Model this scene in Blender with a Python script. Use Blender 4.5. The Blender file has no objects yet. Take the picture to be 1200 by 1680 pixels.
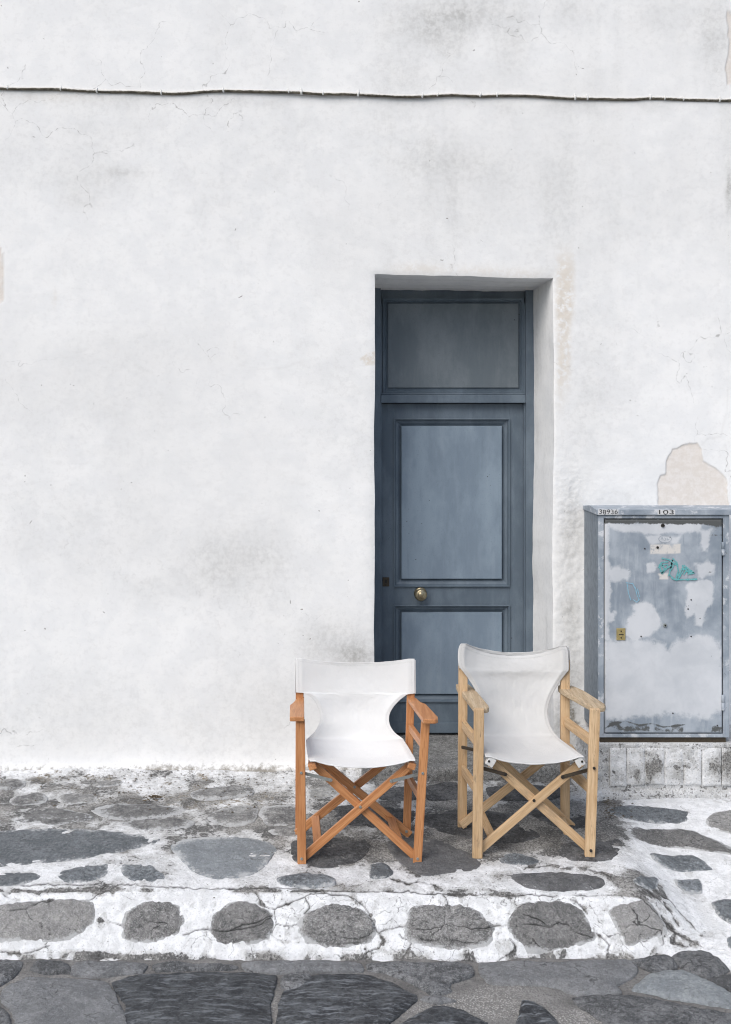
import bpy, bmesh, math, random
import numpy as np
from mathutils import Vector, Matrix

random.seed(7)
S = bpy.context.scene
COL = S.collection

# ------------------------------------------------------------------ camera, world, sun, exposure
F, CX, HY, H = 1900.0, 600.0, 690.0, 1.79        # focal length and principal point in photo pixels, eye height
cam = bpy.data.cameras.new('camera')
cam.sensor_fit = 'VERTICAL'; cam.sensor_height = 36.0; cam.lens = 36.0 * F / 1680.0
cam.shift_y = -(840.0 - HY) / 1680.0
cam.clip_start = 0.05; cam.clip_end = 2000
camo = bpy.data.objects.new('camera', cam); COL.objects.link(camo)
camo.location = (0, 0, H); camo.rotation_euler = (math.pi / 2, 0, 0)
S.camera = camo

TO_SUN = Vector((-0.46, -0.72, 0.86)).normalized()
W = bpy.data.worlds.new('World'); S.world = W; W.use_nodes = True
nt = W.node_tree; nt.nodes.clear()
sky = nt.nodes.new('ShaderNodeTexSky'); sky.sky_type = 'NISHITA'; sky.sun_disc = False
sky.sun_elevation = math.asin(TO_SUN.z); sky.sun_rotation = math.atan2(TO_SUN.x, TO_SUN.y)
sky.air_density = 1.0; sky.dust_density = 2.0; sky.ozone_density = 1.0
bg = nt.nodes.new('ShaderNodeBackground'); bg.inputs['Strength'].default_value = 0.085
wo = nt.nodes.new('ShaderNodeOutputWorld')
nt.links.new(sky.outputs[0], bg.inputs[0]); nt.links.new(bg.outputs[0], wo.inputs[0])

sun = bpy.data.lights.new('sun', 'SUN'); sun.energy = 1.35; sun.angle = math.radians(42); sun.color = (1.0, 0.96, 0.91)
suno = bpy.data.objects.new('sun', sun); COL.objects.link(suno)
suno.rotation_euler = (-TO_SUN).to_track_quat('-Z', 'Y').to_euler()

vs = S.view_settings
vs.view_transform = 'Standard'; vs.look = 'None'; vs.gamma = 1.0; vs.use_curve_mapping = False
vs.exposure = 0.80
S.render.engine = 'CYCLES'
S.cycles.max_bounces = 4; S.cycles.diffuse_bounces = 3; S.cycles.glossy_bounces = 2
S.cycles.use_adaptive_sampling = True; S.cycles.adaptive_threshold = 0.015; S.cycles.use_denoising = True; S.cycles.filter_width = 1.1

# ------------------------------------------------------------------ maths helpers
def hash2(ix, iy, seed):
    h = (ix.astype(np.int64) * 374761393 + iy.astype(np.int64) * 668265263 + seed * 1442695041) & 0xffffffff
    h = ((h ^ (h >> 13)) * 1274126177) & 0xffffffff
    h = ((h ^ (h >> 16)) * 2246822519) & 0xffffffff
    return ((h ^ (h >> 15)) & 0xffffff) / float(0xffffff)

def vnoise(x, y, seed=0):
    x = np.asarray(x, float); y = np.asarray(y, float)
    ix = np.floor(x); iy = np.floor(y); fx = x - ix; fy = y - iy
    fx = fx * fx * fx * (fx * (fx * 6 - 15) + 10); fy = fy * fy * fy * (fy * (fy * 6 - 15) + 10)
    a = hash2(ix, iy, seed); b = hash2(ix + 1, iy, seed); c = hash2(ix, iy + 1, seed); d = hash2(ix + 1, iy + 1, seed)
    return (a + (b - a) * fx) * (1 - fy) + (c + (d - c) * fx) * fy

def fbm(x, y, freq=1.0, octv=4, seed=0, gain=0.5):
    s = 0.0; a = 1.0; t = 0.0
    x = np.asarray(x, float); y = np.asarray(y, float)
    for k in range(octv):
        s = s + a * vnoise(x * freq + 17.3 * k, y * freq - 9.1 * k, seed + k); t += a; a *= gain; freq *= 2.03
    return s / t            # 0..1

def sstep(a, b, x):
    t = np.clip((np.asarray(x, float) - a) / (b - a), 0, 1); return t * t * (3 - 2 * t)

def seg_dist(px, py, poly):
    d = np.full(np.shape(px), 1e9)
    for (x0, y0), (x1, y1) in zip(poly[:-1], poly[1:]):
        dx, dy = x1 - x0, y1 - y0; L = dx * dx + dy * dy + 1e-12
        t = np.clip(((px - x0) * dx + (py - y0) * dy) / L, 0, 1)
        d = np.minimum(d, np.hypot(px - x0 - t * dx, py - y0 - t * dy))
    return d

def poly_sd(px, py, poly):
    """signed distance to a closed outline, positive inside"""
    cl = list(poly) + [poly[0]]
    d = seg_dist(px, py, cl); ins = np.zeros(np.shape(px), bool)
    for (x0, y0), (x1, y1) in zip(cl[:-1], cl[1:]):
        if y0 == y1: continue
        c = ((y0 > py) != (y1 > py)) & (px < (x1 - x0) * (py - y0) / (y1 - y0) + x0)
        ins ^= c
    return np.where(ins, d, -d)

def P(px, py, Y):                       # the point at depth Y that the photo shows at px, py
    return Vector(((px - CX) / F * Y, Y, H - (py - HY) / F * Y))

# ------------------------------------------------------------------ ground heights
WALL_Y = 5.72
STREET_Z = -0.20
KERB_Y = 4.46
def terrace(X, Y): return 0.056 * (Y - 4.69)
def ground(X, Y):
    X = np.asarray(X, float); Y = np.asarray(Y, float)
    t = terrace(X, Y)
    yk = KERB_Y + 0.012 * (fbm(X, X * 0, 2.2, 2, 5) - 0.5)
    k = terrace(X, yk) - (yk - Y) * 1.0
    a = 38.0
    t = -np.log(np.exp(-np.clip(t, -2, 2) * a) + np.exp(-np.clip(k, -2, 2) * a)) / a     # rounded nosing
    u = np.clip(5.3 - Y, 0, 9)
    r = 0.034 - 0.21 * u + 0.14 * (X - 1.31) * np.clip(u / 1.1, 0, 1)
    r = np.where(Y > 5.3, np.minimum(terrace(X, Y), 0.034 + 0.056 * (Y - 5.3)), r)
    m = sstep(1.02, 1.34, X)
    return t * (1 - m) + r * m
def gp(px, py, fn=ground):
    lo, hi = 2.5, 7.0
    for _ in range(40):
        Y = 0.5 * (lo + hi); X = (px - CX) / F * Y
        if H - (py - HY) / F * Y - float(fn(X, Y)) > 0: lo = Y
        else: hi = Y
    return X, Y
def street_fn(X, Y): return STREET_Z

# ------------------------------------------------------------------ object helpers
def tag(o, label=None, cat=None, group=None, kind=None):
    if label: o['label'] = label
    if cat: o['category'] = cat
    if group: o['group'] = group
    if kind: o['kind'] = kind
    return o

def link(name, me, mat, parent=None, smooth=True):
    if mat is not None: me.materials.append(mat)
    if smooth:
        me.polygons.foreach_set('use_smooth', np.ones(len(me.polygons), bool))
    o = bpy.data.objects.new(name, me); COL.objects.link(o)
    if parent is not None: o.parent = parent
    return o

def empty(name, loc):
    o = bpy.data.objects.new(name, None); COL.objects.link(o); o.location = loc
    o.empty_display_size = 0.1
    return o

def raw(name, verts, quads, mat, parent=None, smooth=True, attrs=None):
    me = bpy.data.meshes.new(name)
    verts = np.asarray(verts, np.float32); quads = np.asarray(quads, np.int32)
    me.vertices.add(len(verts)); me.vertices.foreach_set('co', verts.ravel())
    n = len(quads); k = quads.shape[1]
    me.loops.add(n * k); me.loops.foreach_set('vertex_index', quads.ravel())
    me.polygons.add(n); me.polygons.foreach_set('loop_start', np.arange(n, dtype=np.int32) * k)
    me.polygons.foreach_set('loop_total', np.full(n, k, np.int32))
    me.update(calc_edges=True)
    if attrs:
        for an, av in attrs.items():
            at = me.attributes.new(an, 'FLOAT', 'POINT'); at.data.foreach_set('value', np.asarray(av, np.float32).ravel())
    return link(name, me, mat, parent, smooth)

def grid_faces(nu, nv, mask=None):
    """nu columns, nv rows, index = row*nu + col"""
    r, c = np.meshgrid(np.arange(nv - 1), np.arange(nu - 1), indexing='ij')
    a = r * nu + c
    q = np.stack([a, a + 1, a + nu + 1, a + nu], -1)
    if mask is not None: q = q[mask]
    return q.reshape(-1, 4)

def from_bm(name, bm, mat, parent=None, smooth=False):
    me = bpy.data.meshes.new(name); bmesh.ops.recalc_face_normals(bm, faces=bm.faces[:]); bm.to_mesh(me); bm.free()
    o = link(name, me, mat, parent, smooth)
    return o

def bm_box(bm, x0, x1, y0, y1, z0, z1):
    vs_ = [bm.verts.new((x, y, z)) for z in (z0, z1) for y in (y0, y1) for x in (x0, x1)]
    for f in ((0, 1, 3, 2), (4, 6, 7, 5), (0, 4, 5, 1), (2, 3, 7, 6), (0, 2, 6, 4), (1, 5, 7, 3)):
        bm.faces.new([vs_[i] for i in f])
    return vs_

def bevel(bm, w, seg=2):
    bmesh.ops.recalc_face_normals(bm, faces=bm.faces[:])
    bmesh.ops.bevel(bm, geom=bm.edges[:] + bm.verts[:], offset=w, offset_type='OFFSET', segments=seg, profile=0.6, affect='EDGES', clamp_overlap=True)

def box(name, x0, x1, y0, y1, z0, z1, mat, parent=None, bev=0.002, loc=None):
    """world-space box, child of parent whose origin is loc"""
    bm = bmesh.new(); bm_box(bm, x0, x1, y0, y1, z0, z1)
    if bev: bevel(bm, bev)
    o = from_bm(name, bm, mat, parent)
    if parent is not None and loc is not None: o.location = -Vector(loc)
    return o

def frame_mat(p0, axis, ref):
    z = axis.normalized(); x = (ref - z * ref.dot(z)).normalized(); y = z.cross(x)
    m = Matrix((x, y, z)).transposed().to_4x4(); m.translation = p0
    return m

def bar(name, p0, p1, w, t, mat, parent, base, ref=Vector((1, 0, 0)), bev=0.003, ext0=0.0, ext1=0.0, rnd=0.0):
    """a bevelled wooden bar from p0 to p1; w along ref, t across; own axes so the grain runs along it"""
    ax = p1 - p0; L = ax.length
    bm = bmesh.new()
    if rnd:                                        # rounded ends in the plane of the wide face
        pts = []
        n = 7; r = w / 2
        for i in range(n + 1):
            a = math.pi * i / n; pts.append((r * math.cos(a), L + ext1 - r + r * math.sin(a)))
        for i in range(n + 1):
            a = math.pi + math.pi * i / n; pts.append((r * math.cos(a), -ext0 + r + r * math.sin(a)))
        lo = [bm.verts.new((x, -t / 2, z)) for x, z in pts]; hi = [bm.verts.new((x, t / 2, z)) for x, z in pts]
        bm.faces.new(lo); bm.faces.new(hi)
        for i in range(len(pts)):
            j = (i + 1) % len(pts); bm.faces.new((lo[i], lo[j], hi[j], hi[i]))
    else:
        bm_box(bm, -w / 2, w / 2, -t / 2, t / 2, -ext0, L + ext1)
        bevel(bm, bev)
    o = from_bm(name, bm, mat, parent)
    m = frame_mat(p0 - base, ax, ref); o.matrix_local = m
    return o

def lathe(bm, prof, n=20, axis_m=Matrix()):
    rings = []
    for r, h in prof:
        rings.append([bm.verts.new(axis_m @ Vector((r * math.cos(2 * math.pi * i / n), r * math.sin(2 * math.pi * i / n), h))) for i in range(n)])
    for a, b in zip(rings[:-1], rings[1:]):
        for i in range(n):
            j = (i + 1) % n; bm.faces.new((a[i], a[j], b[j], b[i]))
    bm.faces.new(rings[0]); bm.faces.new(rings[-1])

FRONT = Matrix.Rotation(math.pi / 2, 4, 'X')      # local +Z -> world -Y (towards the street)

def bolt(p, r, mat, parent, base, h=0.003):
    bm = bmesh.new(); lathe(bm, [(r, -0.004), (r, h * 0.5), (r * 0.8, h), (r * 0.45, h), (r * 0.4, h * 0.4)], 12, FRONT)
    o = from_bm('bolt', bm, mat, parent, False); o.location = p - base
    return o

# ------------------------------------------------------------------ material helpers
class NT:
    def __init__(s, name):
        s.m = bpy.data.materials.new(name); s.m.use_nodes = True; s.t = s.m.node_tree; s.t.nodes.clear()
        s.out = s.n('ShaderNodeOutputMaterial'); s.b = s.n('ShaderNodeBsdfPrincipled')
        s.t.links.new(s.b.outputs[0], s.out.inputs[0])
    def n(s, ty, **kw):
        nd = s.t.nodes.new(ty)
        for k, v in kw.items(): setattr(nd, k, v)
        return nd
    def set(s, sock, v):
        if v is None: return
        if hasattr(v, 'is_linked') or isinstance(v, bpy.types.NodeSocket): s.t.links.new(v, sock)
        else:
            if isinstance(v, (tuple, list)) and len(v) == 3 and sock.type == 'RGBA': v = (*v, 1)
            sock.default_value = v
    def coord(s, kind='Object'): return s.n('ShaderNodeTexCoord').outputs[kind]
    def pos(s): return s.n('ShaderNodeNewGeometry').outputs['Position']
    def mapping(s, v, scale=(1, 1, 1), loc=(0, 0, 0), rot=(0, 0, 0)):
        m = s.n('ShaderNodeMapping'); s.set(m.inputs[0], v); m.inputs['Scale'].default_value = scale
        s.set(m.inputs['Location'], loc); m.inputs['Rotation'].default_value = rot
        return m.outputs[0]
    def noise(s, v, scale, detail=4, rough=0.55, dist=0.0):
        n = s.n('ShaderNodeTexNoise'); s.set(n.inputs['Vector'], v); n.inputs['Scale'].default_value = scale
        n.inputs['Detail'].default_value = detail; n.inputs['Roughness'].default_value = rough; n.inputs['Distortion'].default_value = dist
        return n.outputs['Fac']
    def noisec(s, v, scale, detail=3):
        n = s.n('ShaderNodeTexNoise'); s.set(n.inputs['Vector'], v); n.inputs['Scale'].default_value = scale; n.inputs['Detail'].default_value = detail
        return n.outputs['Color']
    def voro(s, v, scale, feature='F1', out='Distance', rand=1.0):
        n = s.n('ShaderNodeTexVoronoi', feature=feature); s.set(n.inputs['Vector'], v); n.inputs['Scale'].default_value = scale
        n.inputs['Randomness'].default_value = rand
        return n.outputs[out]
    def math(s, op, a, b=None, c=None, clamp=False):
        n = s.n('ShaderNodeMath', operation=op, use_clamp=clamp); s.set(n.inputs[0], a)
        if b is not None: s.set(n.inputs[1], b)
        if c is not None: s.set(n.inputs[2], c)
        return n.outputs[0]
    def vmath(s, op, a, b, scale=None):
        n = s.n('ShaderNodeVectorMath', operation=op); s.set(n.inputs[0], a); s.set(n.inputs[1], b)
        if scale is not None: n.inputs['Scale'].default_value = scale
        return n.outputs[0]
    def warp(s, v, scale, amt):
        c = s.noisec(v, scale); d = s.vmath('SUBTRACT', c, (0.5, 0.5, 0.5))
        n = s.n('ShaderNodeVectorMath', operation='SCALE'); s.set(n.inputs[0], d); n.inputs['Scale'].default_value = amt
        return s.vmath('ADD', v, n.outputs[0])
    def ramp(s, f, a, b, lo=0.0, hi=1.0, smooth=True):
        n = s.n('ShaderNodeMapRange', interpolation_type='SMOOTHSTEP' if smooth else 'LINEAR'); n.clamp = True
        s.set(n.inputs[0], f); n.inputs[1].default_value = a; n.inputs[2].default_value = b
        n.inputs[3].default_value = lo; n.inputs[4].default_value = hi
        return n.outputs[0]
    def mix(s, f, a, b, blend='MIX'):
        n = s.n('ShaderNodeMix', data_type='RGBA', blend_type=blend); s.set(n.inputs[0], f); s.set(n.inputs[6], a); s.set(n.inputs[7], b)
        return n.outputs[2]
    def attr(s, name): return s.n('ShaderNodeAttribute', attribute_name=name).outputs['Fac']
    def rnd(s): return s.n('ShaderNodeObjectInfo').outputs['Random']
    def bump(s, h, strength=0.3, dist=0.01, normal=None):
        n = s.n('ShaderNodeBump'); n.inputs['Strength'].default_value = strength; n.inputs['Distance'].default_value = dist
        s.set(n.inputs['Height'], h)
        if normal is not None: s.set(n.inputs['Normal'], normal)
        return n.outputs[0]
    def done(s, color, rough=0.8, normal=None, metallic=0.0, spec=None):
        s.set(s.b.inputs['Base Color'], color); s.set(s.b.inputs['Roughness'], rough); s.set(s.b.inputs['Metallic'], metallic)
        if spec is not None: s.b.inputs['Specular IOR Level'].default_value = spec
        if normal is not None: s.set(s.b.inputs['Normal'], normal)
        return s.m

# ------------------------------------------------------------------ materials
def mat_wall():
    n = NT('limewashed_plaster'); p = n.pos()
    mid = n.noise(p, 7.0, 4, 0.62); fine = n.noise(p, 42, 5, 0.68)
    base = n.mix(n.ramp(mid, 0.40, 0.60), (0.787, 0.794, 0.793), (0.832, 0.835, 0.828))
    base = n.mix(n.ramp(fine, 0.52, 0.64, 0, 0.22), base, (0.66, 0.66, 0.655))
    base = n.mix(n.attr('tone'), base, (0.69, 0.69, 0.68))
    # patchy grey weathering
    sf = n.math('MULTIPLY', n.attr('stain'), n.ramp(fine, 0.36, 0.62, 0.55, 1.0), clamp=True)
    base = n.mix(sf, base, (0.43, 0.43, 0.415))
    # hairline cracks in places
    w = n.warp(p, 5.0, 0.30)
    cr = n.voro(w, 2.4, 'DISTANCE_TO_EDGE')
    cm = n.math('MULTIPLY', n.ramp(cr, 0.0, 0.006, 1, 0), n.attr('crack_mask'))
    base = n.mix(n.math('MULTIPLY', cm, n.ramp(fine, 0.42, 0.6, 0.1, 0.75)), base, (0.24, 0.23, 0.22))
    # pin holes and chips
    sp = n.voro(w, 15.0)
    spm = n.math('MULTIPLY', n.ramp(sp, 0.045, 0.085, 1, 0), n.attr('pin_mask'))
    base = n.mix(n.math('MULTIPLY', spm, 0.7), base, (0.16, 0.145, 0.13))
    # exposed older render where the limewash has come away
    pc = n.mix(n.ramp(fine, 0.35, 0.7), (0.68, 0.635, 0.585), (0.75, 0.715, 0.68))
    base = n.mix(n.attr('peel'), base, pc)
    base = n.mix(n.math('MULTIPLY', n.attr('peel_edge'), 0.24), base, (0.30, 0.27, 0.24))
    # flaky ochre scars
    fl = n.math('MULTIPLY', n.attr('flake'), n.ramp(fine, 0.30, 0.56))
    base = n.mix(fl, base, (0.68, 0.635, 0.57))
    # splash dirt at the foot
    mf = n.ramp(n.math('ADD', n.math('MULTIPLY', n.attr('moss'), 0.62), n.math('MULTIPLY', fine, 0.62)), 0.63, 0.86)
    base = n.mix(n.math('MULTIPLY', mf, 0.85), base, n.mix(mid, (0.09, 0.075, 0.05), (0.30, 0.28, 0.24)))
    rough = n.attr('rough')
    b2 = n.noise(n.mapping(p, (1, 1, 1.25)), 30, 5, 0.66)
    hgt = n.math('MULTIPLY', b2, n.math('MULTIPLY_ADD', rough, 1.0, 0.55))
    hgt = n.math('SUBTRACT', hgt, n.math('MULTIPLY', n.attr('peel_edge'), 0.1))
    nb = n.bump(hgt, 0.15, 0.012)
    return n.done(base, 0.92, nb, spec=0.2)

def mat_paving():
    n = NT('whitewashed_mortar'); p = n.pos()
    wv = n.attr('white')
    n2 = n.noise(p, 46, 6, 0.72)
    f = n.math('ADD', wv, n.math('MULTIPLY', n.math('SUBTRACT', n2, 0.5), 1.15))
    cov = n.ramp(f, 0.40, 0.52)
    n1 = n.attr('tone')
    n3 = n.noise(p, 125, 4, 0.72)
    bare = n.mix(n1, (0.13, 0.13, 0.128), (0.33, 0.325, 0.31))
    bare = n.mix(n.ramp(n3, 0.46, 0.60, 0, 0.75), bare, (0.07, 0.068, 0.066))
    bare = n.mix(n.ramp(n3, 0.46, 0.36, 0, 0.6), bare, (0.45, 0.445, 0.43))
    paint = n.mix(n.ramp(n.noise(p, 17, 5, 0.7), 0.40, 0.58), (0.66, 0.67, 0.675), (0.80, 0.81, 0.82))
    paint = n.mix(n.math('MULTIPLY', n.ramp(wv, 0.45, 0.9, 1, 0), n.ramp(n2, 0.35, 0.65)), paint, (0.40, 0.40, 0.39))
    paint = n.mix(n.math('MULTIPLY', n.ramp(n3, 0.57, 0.66), n.ramp(wv, 0.6, 1.0, 0.9, 0.35)), paint, (0.17, 0.165, 0.16))
    col = n.mix(cov, bare, paint)
    w = n.warp(p, 9.0, 0.16)
    cr = n.voro(w, 7.0, 'DISTANCE_TO_EDGE')
    cm = n.math('MULTIPLY', n.ramp(cr, 0.0, 0.016, 1, 0), n.attr('crack_mask'))
    cm = n.math('MULTIPLY', cm, n.ramp(n2, 0.38, 0.58))
    ck = n.math('MAXIMUM', n.attr('crack'), n.math('MULTIPLY', cm, 0.75))
    col = n.mix(n.math('MULTIPLY', ck, 0.97), col, (0.04, 0.038, 0.036))
    mf = n.ramp(n.math('ADD', n.math('MULTIPLY', n.attr('moss'), 0.45), n.math('MULTIPLY', n2, 0.8)), 0.66, 0.80)
    col = n.mix(n.math('MULTIPLY', mf, 0.9), col, n.mix(n1, (0.05, 0.042, 0.028), (0.20, 0.165, 0.11)))
    h = n.math('ADD', n.math('MULTIPLY', n2, 0.7), n.math('MULTIPLY', n3, 0.3))
    return n.done(col, 0.88, n.bump(h, 0.9, 0.012), spec=0.25)

def mat_stone(name, c0, c1, speck=0.0, streak=0.0, lime=0.0, rough=0.75, crack=0.5, rim=0.30):
    n = NT(name); p = n.pos(); r = n.rnd()
    off = n.n('ShaderNodeCombineXYZ'); n.set(off.inputs[0], n.math('MULTIPLY', r, 31.0)); n.set(off.inputs[1], n.math('MULTIPLY', r, 17.0))
    q = n.vmath('ADD', p, off.outputs[0])
    a = n.noise(q, 10, 5, 0.7); b = n.noise(q, 62, 6, 0.76)
    col = n.mix(n.ramp(a, 0.40, 0.60), c0, c1)
    col = n.mix(n.ramp(b, 0.50, 0.62, 0, 0.75), col, tuple(x * 0.38 for x in c0))
    col = n.mix(n.ramp(b, 0.47, 0.36, 0, 0.6), col, tuple(min(x * 1.75, .6) for x in c1))
    if speck:
        g = n.noise(q, 300, 2, 0.7)
        col = n.mix(n.ramp(g, 0.54, 0.64, 0, speck), col, tuple(min(x * 2.1, .6) for x in c1))
        col = n.mix(n.ramp(g, 0.46, 0.37, 0, speck), col, tuple(x * 0.3 for x in c0))
    if streak:
        b = n.noise(n.mapping(n.warp(q, 7, 0.02), (11, 62, 62)), 1.0, 6, 0.74)
        col = n.mix(n.ramp(b, 0.52, 0.62, 0, streak), col, tuple(min(x * 2.8, .5) for x in c1))
        col = n.mix(n.ramp(b, 0.45, 0.34, 0, streak), col, tuple(x * 0.35 for x in c0))
    col = n.mix(n.ramp(r, 0.35, 1, 0.0, 0.5), col, tuple(x * 0.6 for x in c0))
    col = n.mix(n.ramp(r, 0.4, 0, 0.0, 0.45), col, tuple(min(x * 1.3, .6) for x in c1))
    if crack:
        cr = n.voro(n.mapping(n.warp(q, 11, 0.16), (1, 1.7, 1)), 4.5, 'DISTANCE_TO_EDGE')
        cm = n.math('MULTIPLY', n.ramp(cr, 0.0, 0.022, 1, 0), n.ramp(n.math('ADD', n.math('MULTIPLY', a, 0.7), n.math('MULTIPLY', b, 0.3)), 0.47, 0.56))
        col = n.mix(n.math('MULTIPLY', cm, crack), col, (0.03, 0.03, 0.03))
    col = n.mix(n.attr('crack'), col, (0.02, 0.02, 0.02))
    ed = n.attr('edge')
    lf = n.math('ADD', n.ramp(ed, 0.62, 1.0, 0.0, rim), n.math('MULTIPLY', n.math('ADD', n.math('MULTIPLY', a, 0.45), n.math('MULTIPLY', b, 0.55)), 0.9))
    lm = n.ramp(n.math('ADD', lf, lime * 0.34), 0.62, 0.70)
    col = n.mix(n.math('MULTIPLY', lm, 0.72), col, (0.58, 0.59, 0.595))
    return n.done(col, rough, n.bump(b, 0.85, 0.014), spec=0.35)

def mat_street():
    n = NT('street_grout'); p = n.pos()
    a = n.noise(p, 7, 6, 0.65); b = n.noise(p, 90, 5, 0.7); g = n.voro(p, 130)
    col = n.mix(n.ramp(a, 0.3, 0.7), (0.13, 0.127, 0.123), (0.25, 0.245, 0.235))
    col = n.mix(n.ramp(b, 0.45, 0.75, 0, 0.8), col, (0.07, 0.068, 0.066))
    pale = n.attr('pale')
    pc = n.mix(n.ramp(n.voro(p, 150), 0.15, 0.6), (0.46, 0.45, 0.43), (0.20, 0.195, 0.185))
    col = n.mix(n.math('MULTIPLY', pale, n.ramp(n.noise(p, 30, 5, .7), 0.3, 0.5)), col, pc)
    h = n.math('ADD', n.math('MULTIPLY', b, 0.5), n.math('MULTIPLY', g, 0.4))
    return n.done(col, 0.9, n.bump(h, 0.7, 0.009), spec=0.25)

def mat_wood(name, c0, c1, dark, wear=0.0, gloss=0.45):
    n = NT(name); v = n.coord('Object'); r = n.rnd()
    off = n.n('ShaderNodeCombineXYZ'); n.set(off.inputs[0], n.math('MULTIPLY', r, 9.0)); n.set(off.inputs[2], n.math('MULTIPLY', r, 23.0))
    q = n.vmath('ADD', v, off.outputs[0])
    g1 = n.noise(n.mapping(n.warp(q, 3, 0.02), (70, 70, 3.0)), 1.0, 6, 0.6)
    g2 = n.noise(n.mapping(q, (380, 380, 14)), 1.0, 3, 0.6)
    col = n.mix(n.ramp(g1, 0.40, 0.60), c0, c1)
    col = n.mix(n.ramp(g2, 0.50, 0.66, 0, 0.55), col, dark)
    col = n.mix(n.ramp(g1, 0.60, 0.70, 0, 0.5), col, dark)
    col = n.mix(n.ramp(r, 0, 1, 0.0, 0.35), col, tuple(x * 0.78 for x in c0))
    bl = n.noise(n.mapping(q, (14, 14, 5)), 1.0, 6, 0.7)
    if wear:
        col = n.mix(n.ramp(bl, 0.52, 0.70, 0, wear), col, tuple(x * 0.42 + 0.06 for x in c0))
        wm = n.math('MULTIPLY', n.ramp(n.noise(n.mapping(q, (60, 60, 9)), 1.0, 6, 0.75), 0.60, 0.68), wear)
        col = n.mix(wm, col, (0.06, 0.05, 0.04))
    else:
        col = n.mix(n.ramp(bl, 0.56, 0.72, 0, 0.25), col, dark)
    h = n.math('ADD', g1, n.math('MULTIPLY', g2, 0.6))
    return n.done(col, gloss, n.bump(h, 0.25, 0.002), spec=0.4)

def mat_canvas(name, c, shade):
    n = NT(name); v = n.coord('Object')
    w1 = n.n('ShaderNodeTexWave', wave_type='BANDS', bands_direction='X'); n.set(w1.inputs['Vector'], v); w1.inputs['Scale'].default_value = 260
    w2 = n.n('ShaderNodeTexWave', wave_type='BANDS', bands_direction='Z'); n.set(w2.inputs['Vector'], v); w2.inputs['Scale'].default_value = 260
    hv = n.math('ADD', w1.outputs['Fac'], w2.outputs['Fac'])
    b = n.noise(v, 9, 5, 0.6); f = n.noise(v, 120, 4, 0.7)
    col = n.mix(n.ramp(b, 0.35, 0.75, 0, 0.6), c, shade)
    col = n.mix(n.ramp(f, 0.5, 0.8, 0, 0.25), col, shade)
    h = n.math('ADD', n.math('MULTIPLY', hv, 0.05), n.math('ADD', n.math('MULTIPLY', n.noise(v, 22, 4, 0.5), 0.7), n.math('MULTIPLY', f, 0.12)))
    hm = n.attr('hem'); col = n.mix(n.math('MULTIPLY', hm, n.ramp(n.noise(v, 240, 2), 0.42, 0.55, 0.25, 0.7)), col, tuple(x * 0.55 for x in shade))
    m = n.done(col, 0.95, n.bump(h, 0.45, 0.007), spec=0.1)
    n.b.inputs['Sheen Weight'].default_value = 0.15
    return m

def mat_door(name='blue_grey_door_paint', d0=(0.086, 0.116, 0.148), d1=(0.128, 0.165, 0.202), hi=(0.17, 0.21, 0.25), lo=(0.06, 0.085, 0.115)):
    n = NT(name); p = n.pos()
    a = n.noise(n.mapping(p, (1, 1, 0.45)), 5.5, 6, 0.65); b = n.noise(n.mapping(p, (26, 26, 2.2)), 1.0, 6, 0.7); g = n.noise(p, 140, 4, 0.6)
    col = n.mix(n.ramp(a, 0.38, 0.62), d0, d1)
    col = n.mix(n.ramp(b, 0.50, 0.70, 0, 0.22), col, hi)
    col = n.mix(n.ramp(b, 0.42, 0.30, 0, 0.30), col, lo)
    sp = n.math('MULTIPLY', n.ramp(n.voro(p, 30), 0.05, 0.11, 1, 0), n.ramp(a, 0.54, 0.62))
    col = n.mix(n.ramp(g, 0.56, 0.70, 0, 0.35), col, lo)
    col = n.mix(sp, col, (0.025, 0.028, 0.03))
    h = n.math('ADD', n.math('MULTIPLY', b, 0.35), n.math('MULTIPLY', g, 0.2))
    return n.done(col, n.ramp(a, 0.3, 0.7, 0.62, 0.48), n.bump(h, 0.22, 0.003), spec=0.45)

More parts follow.
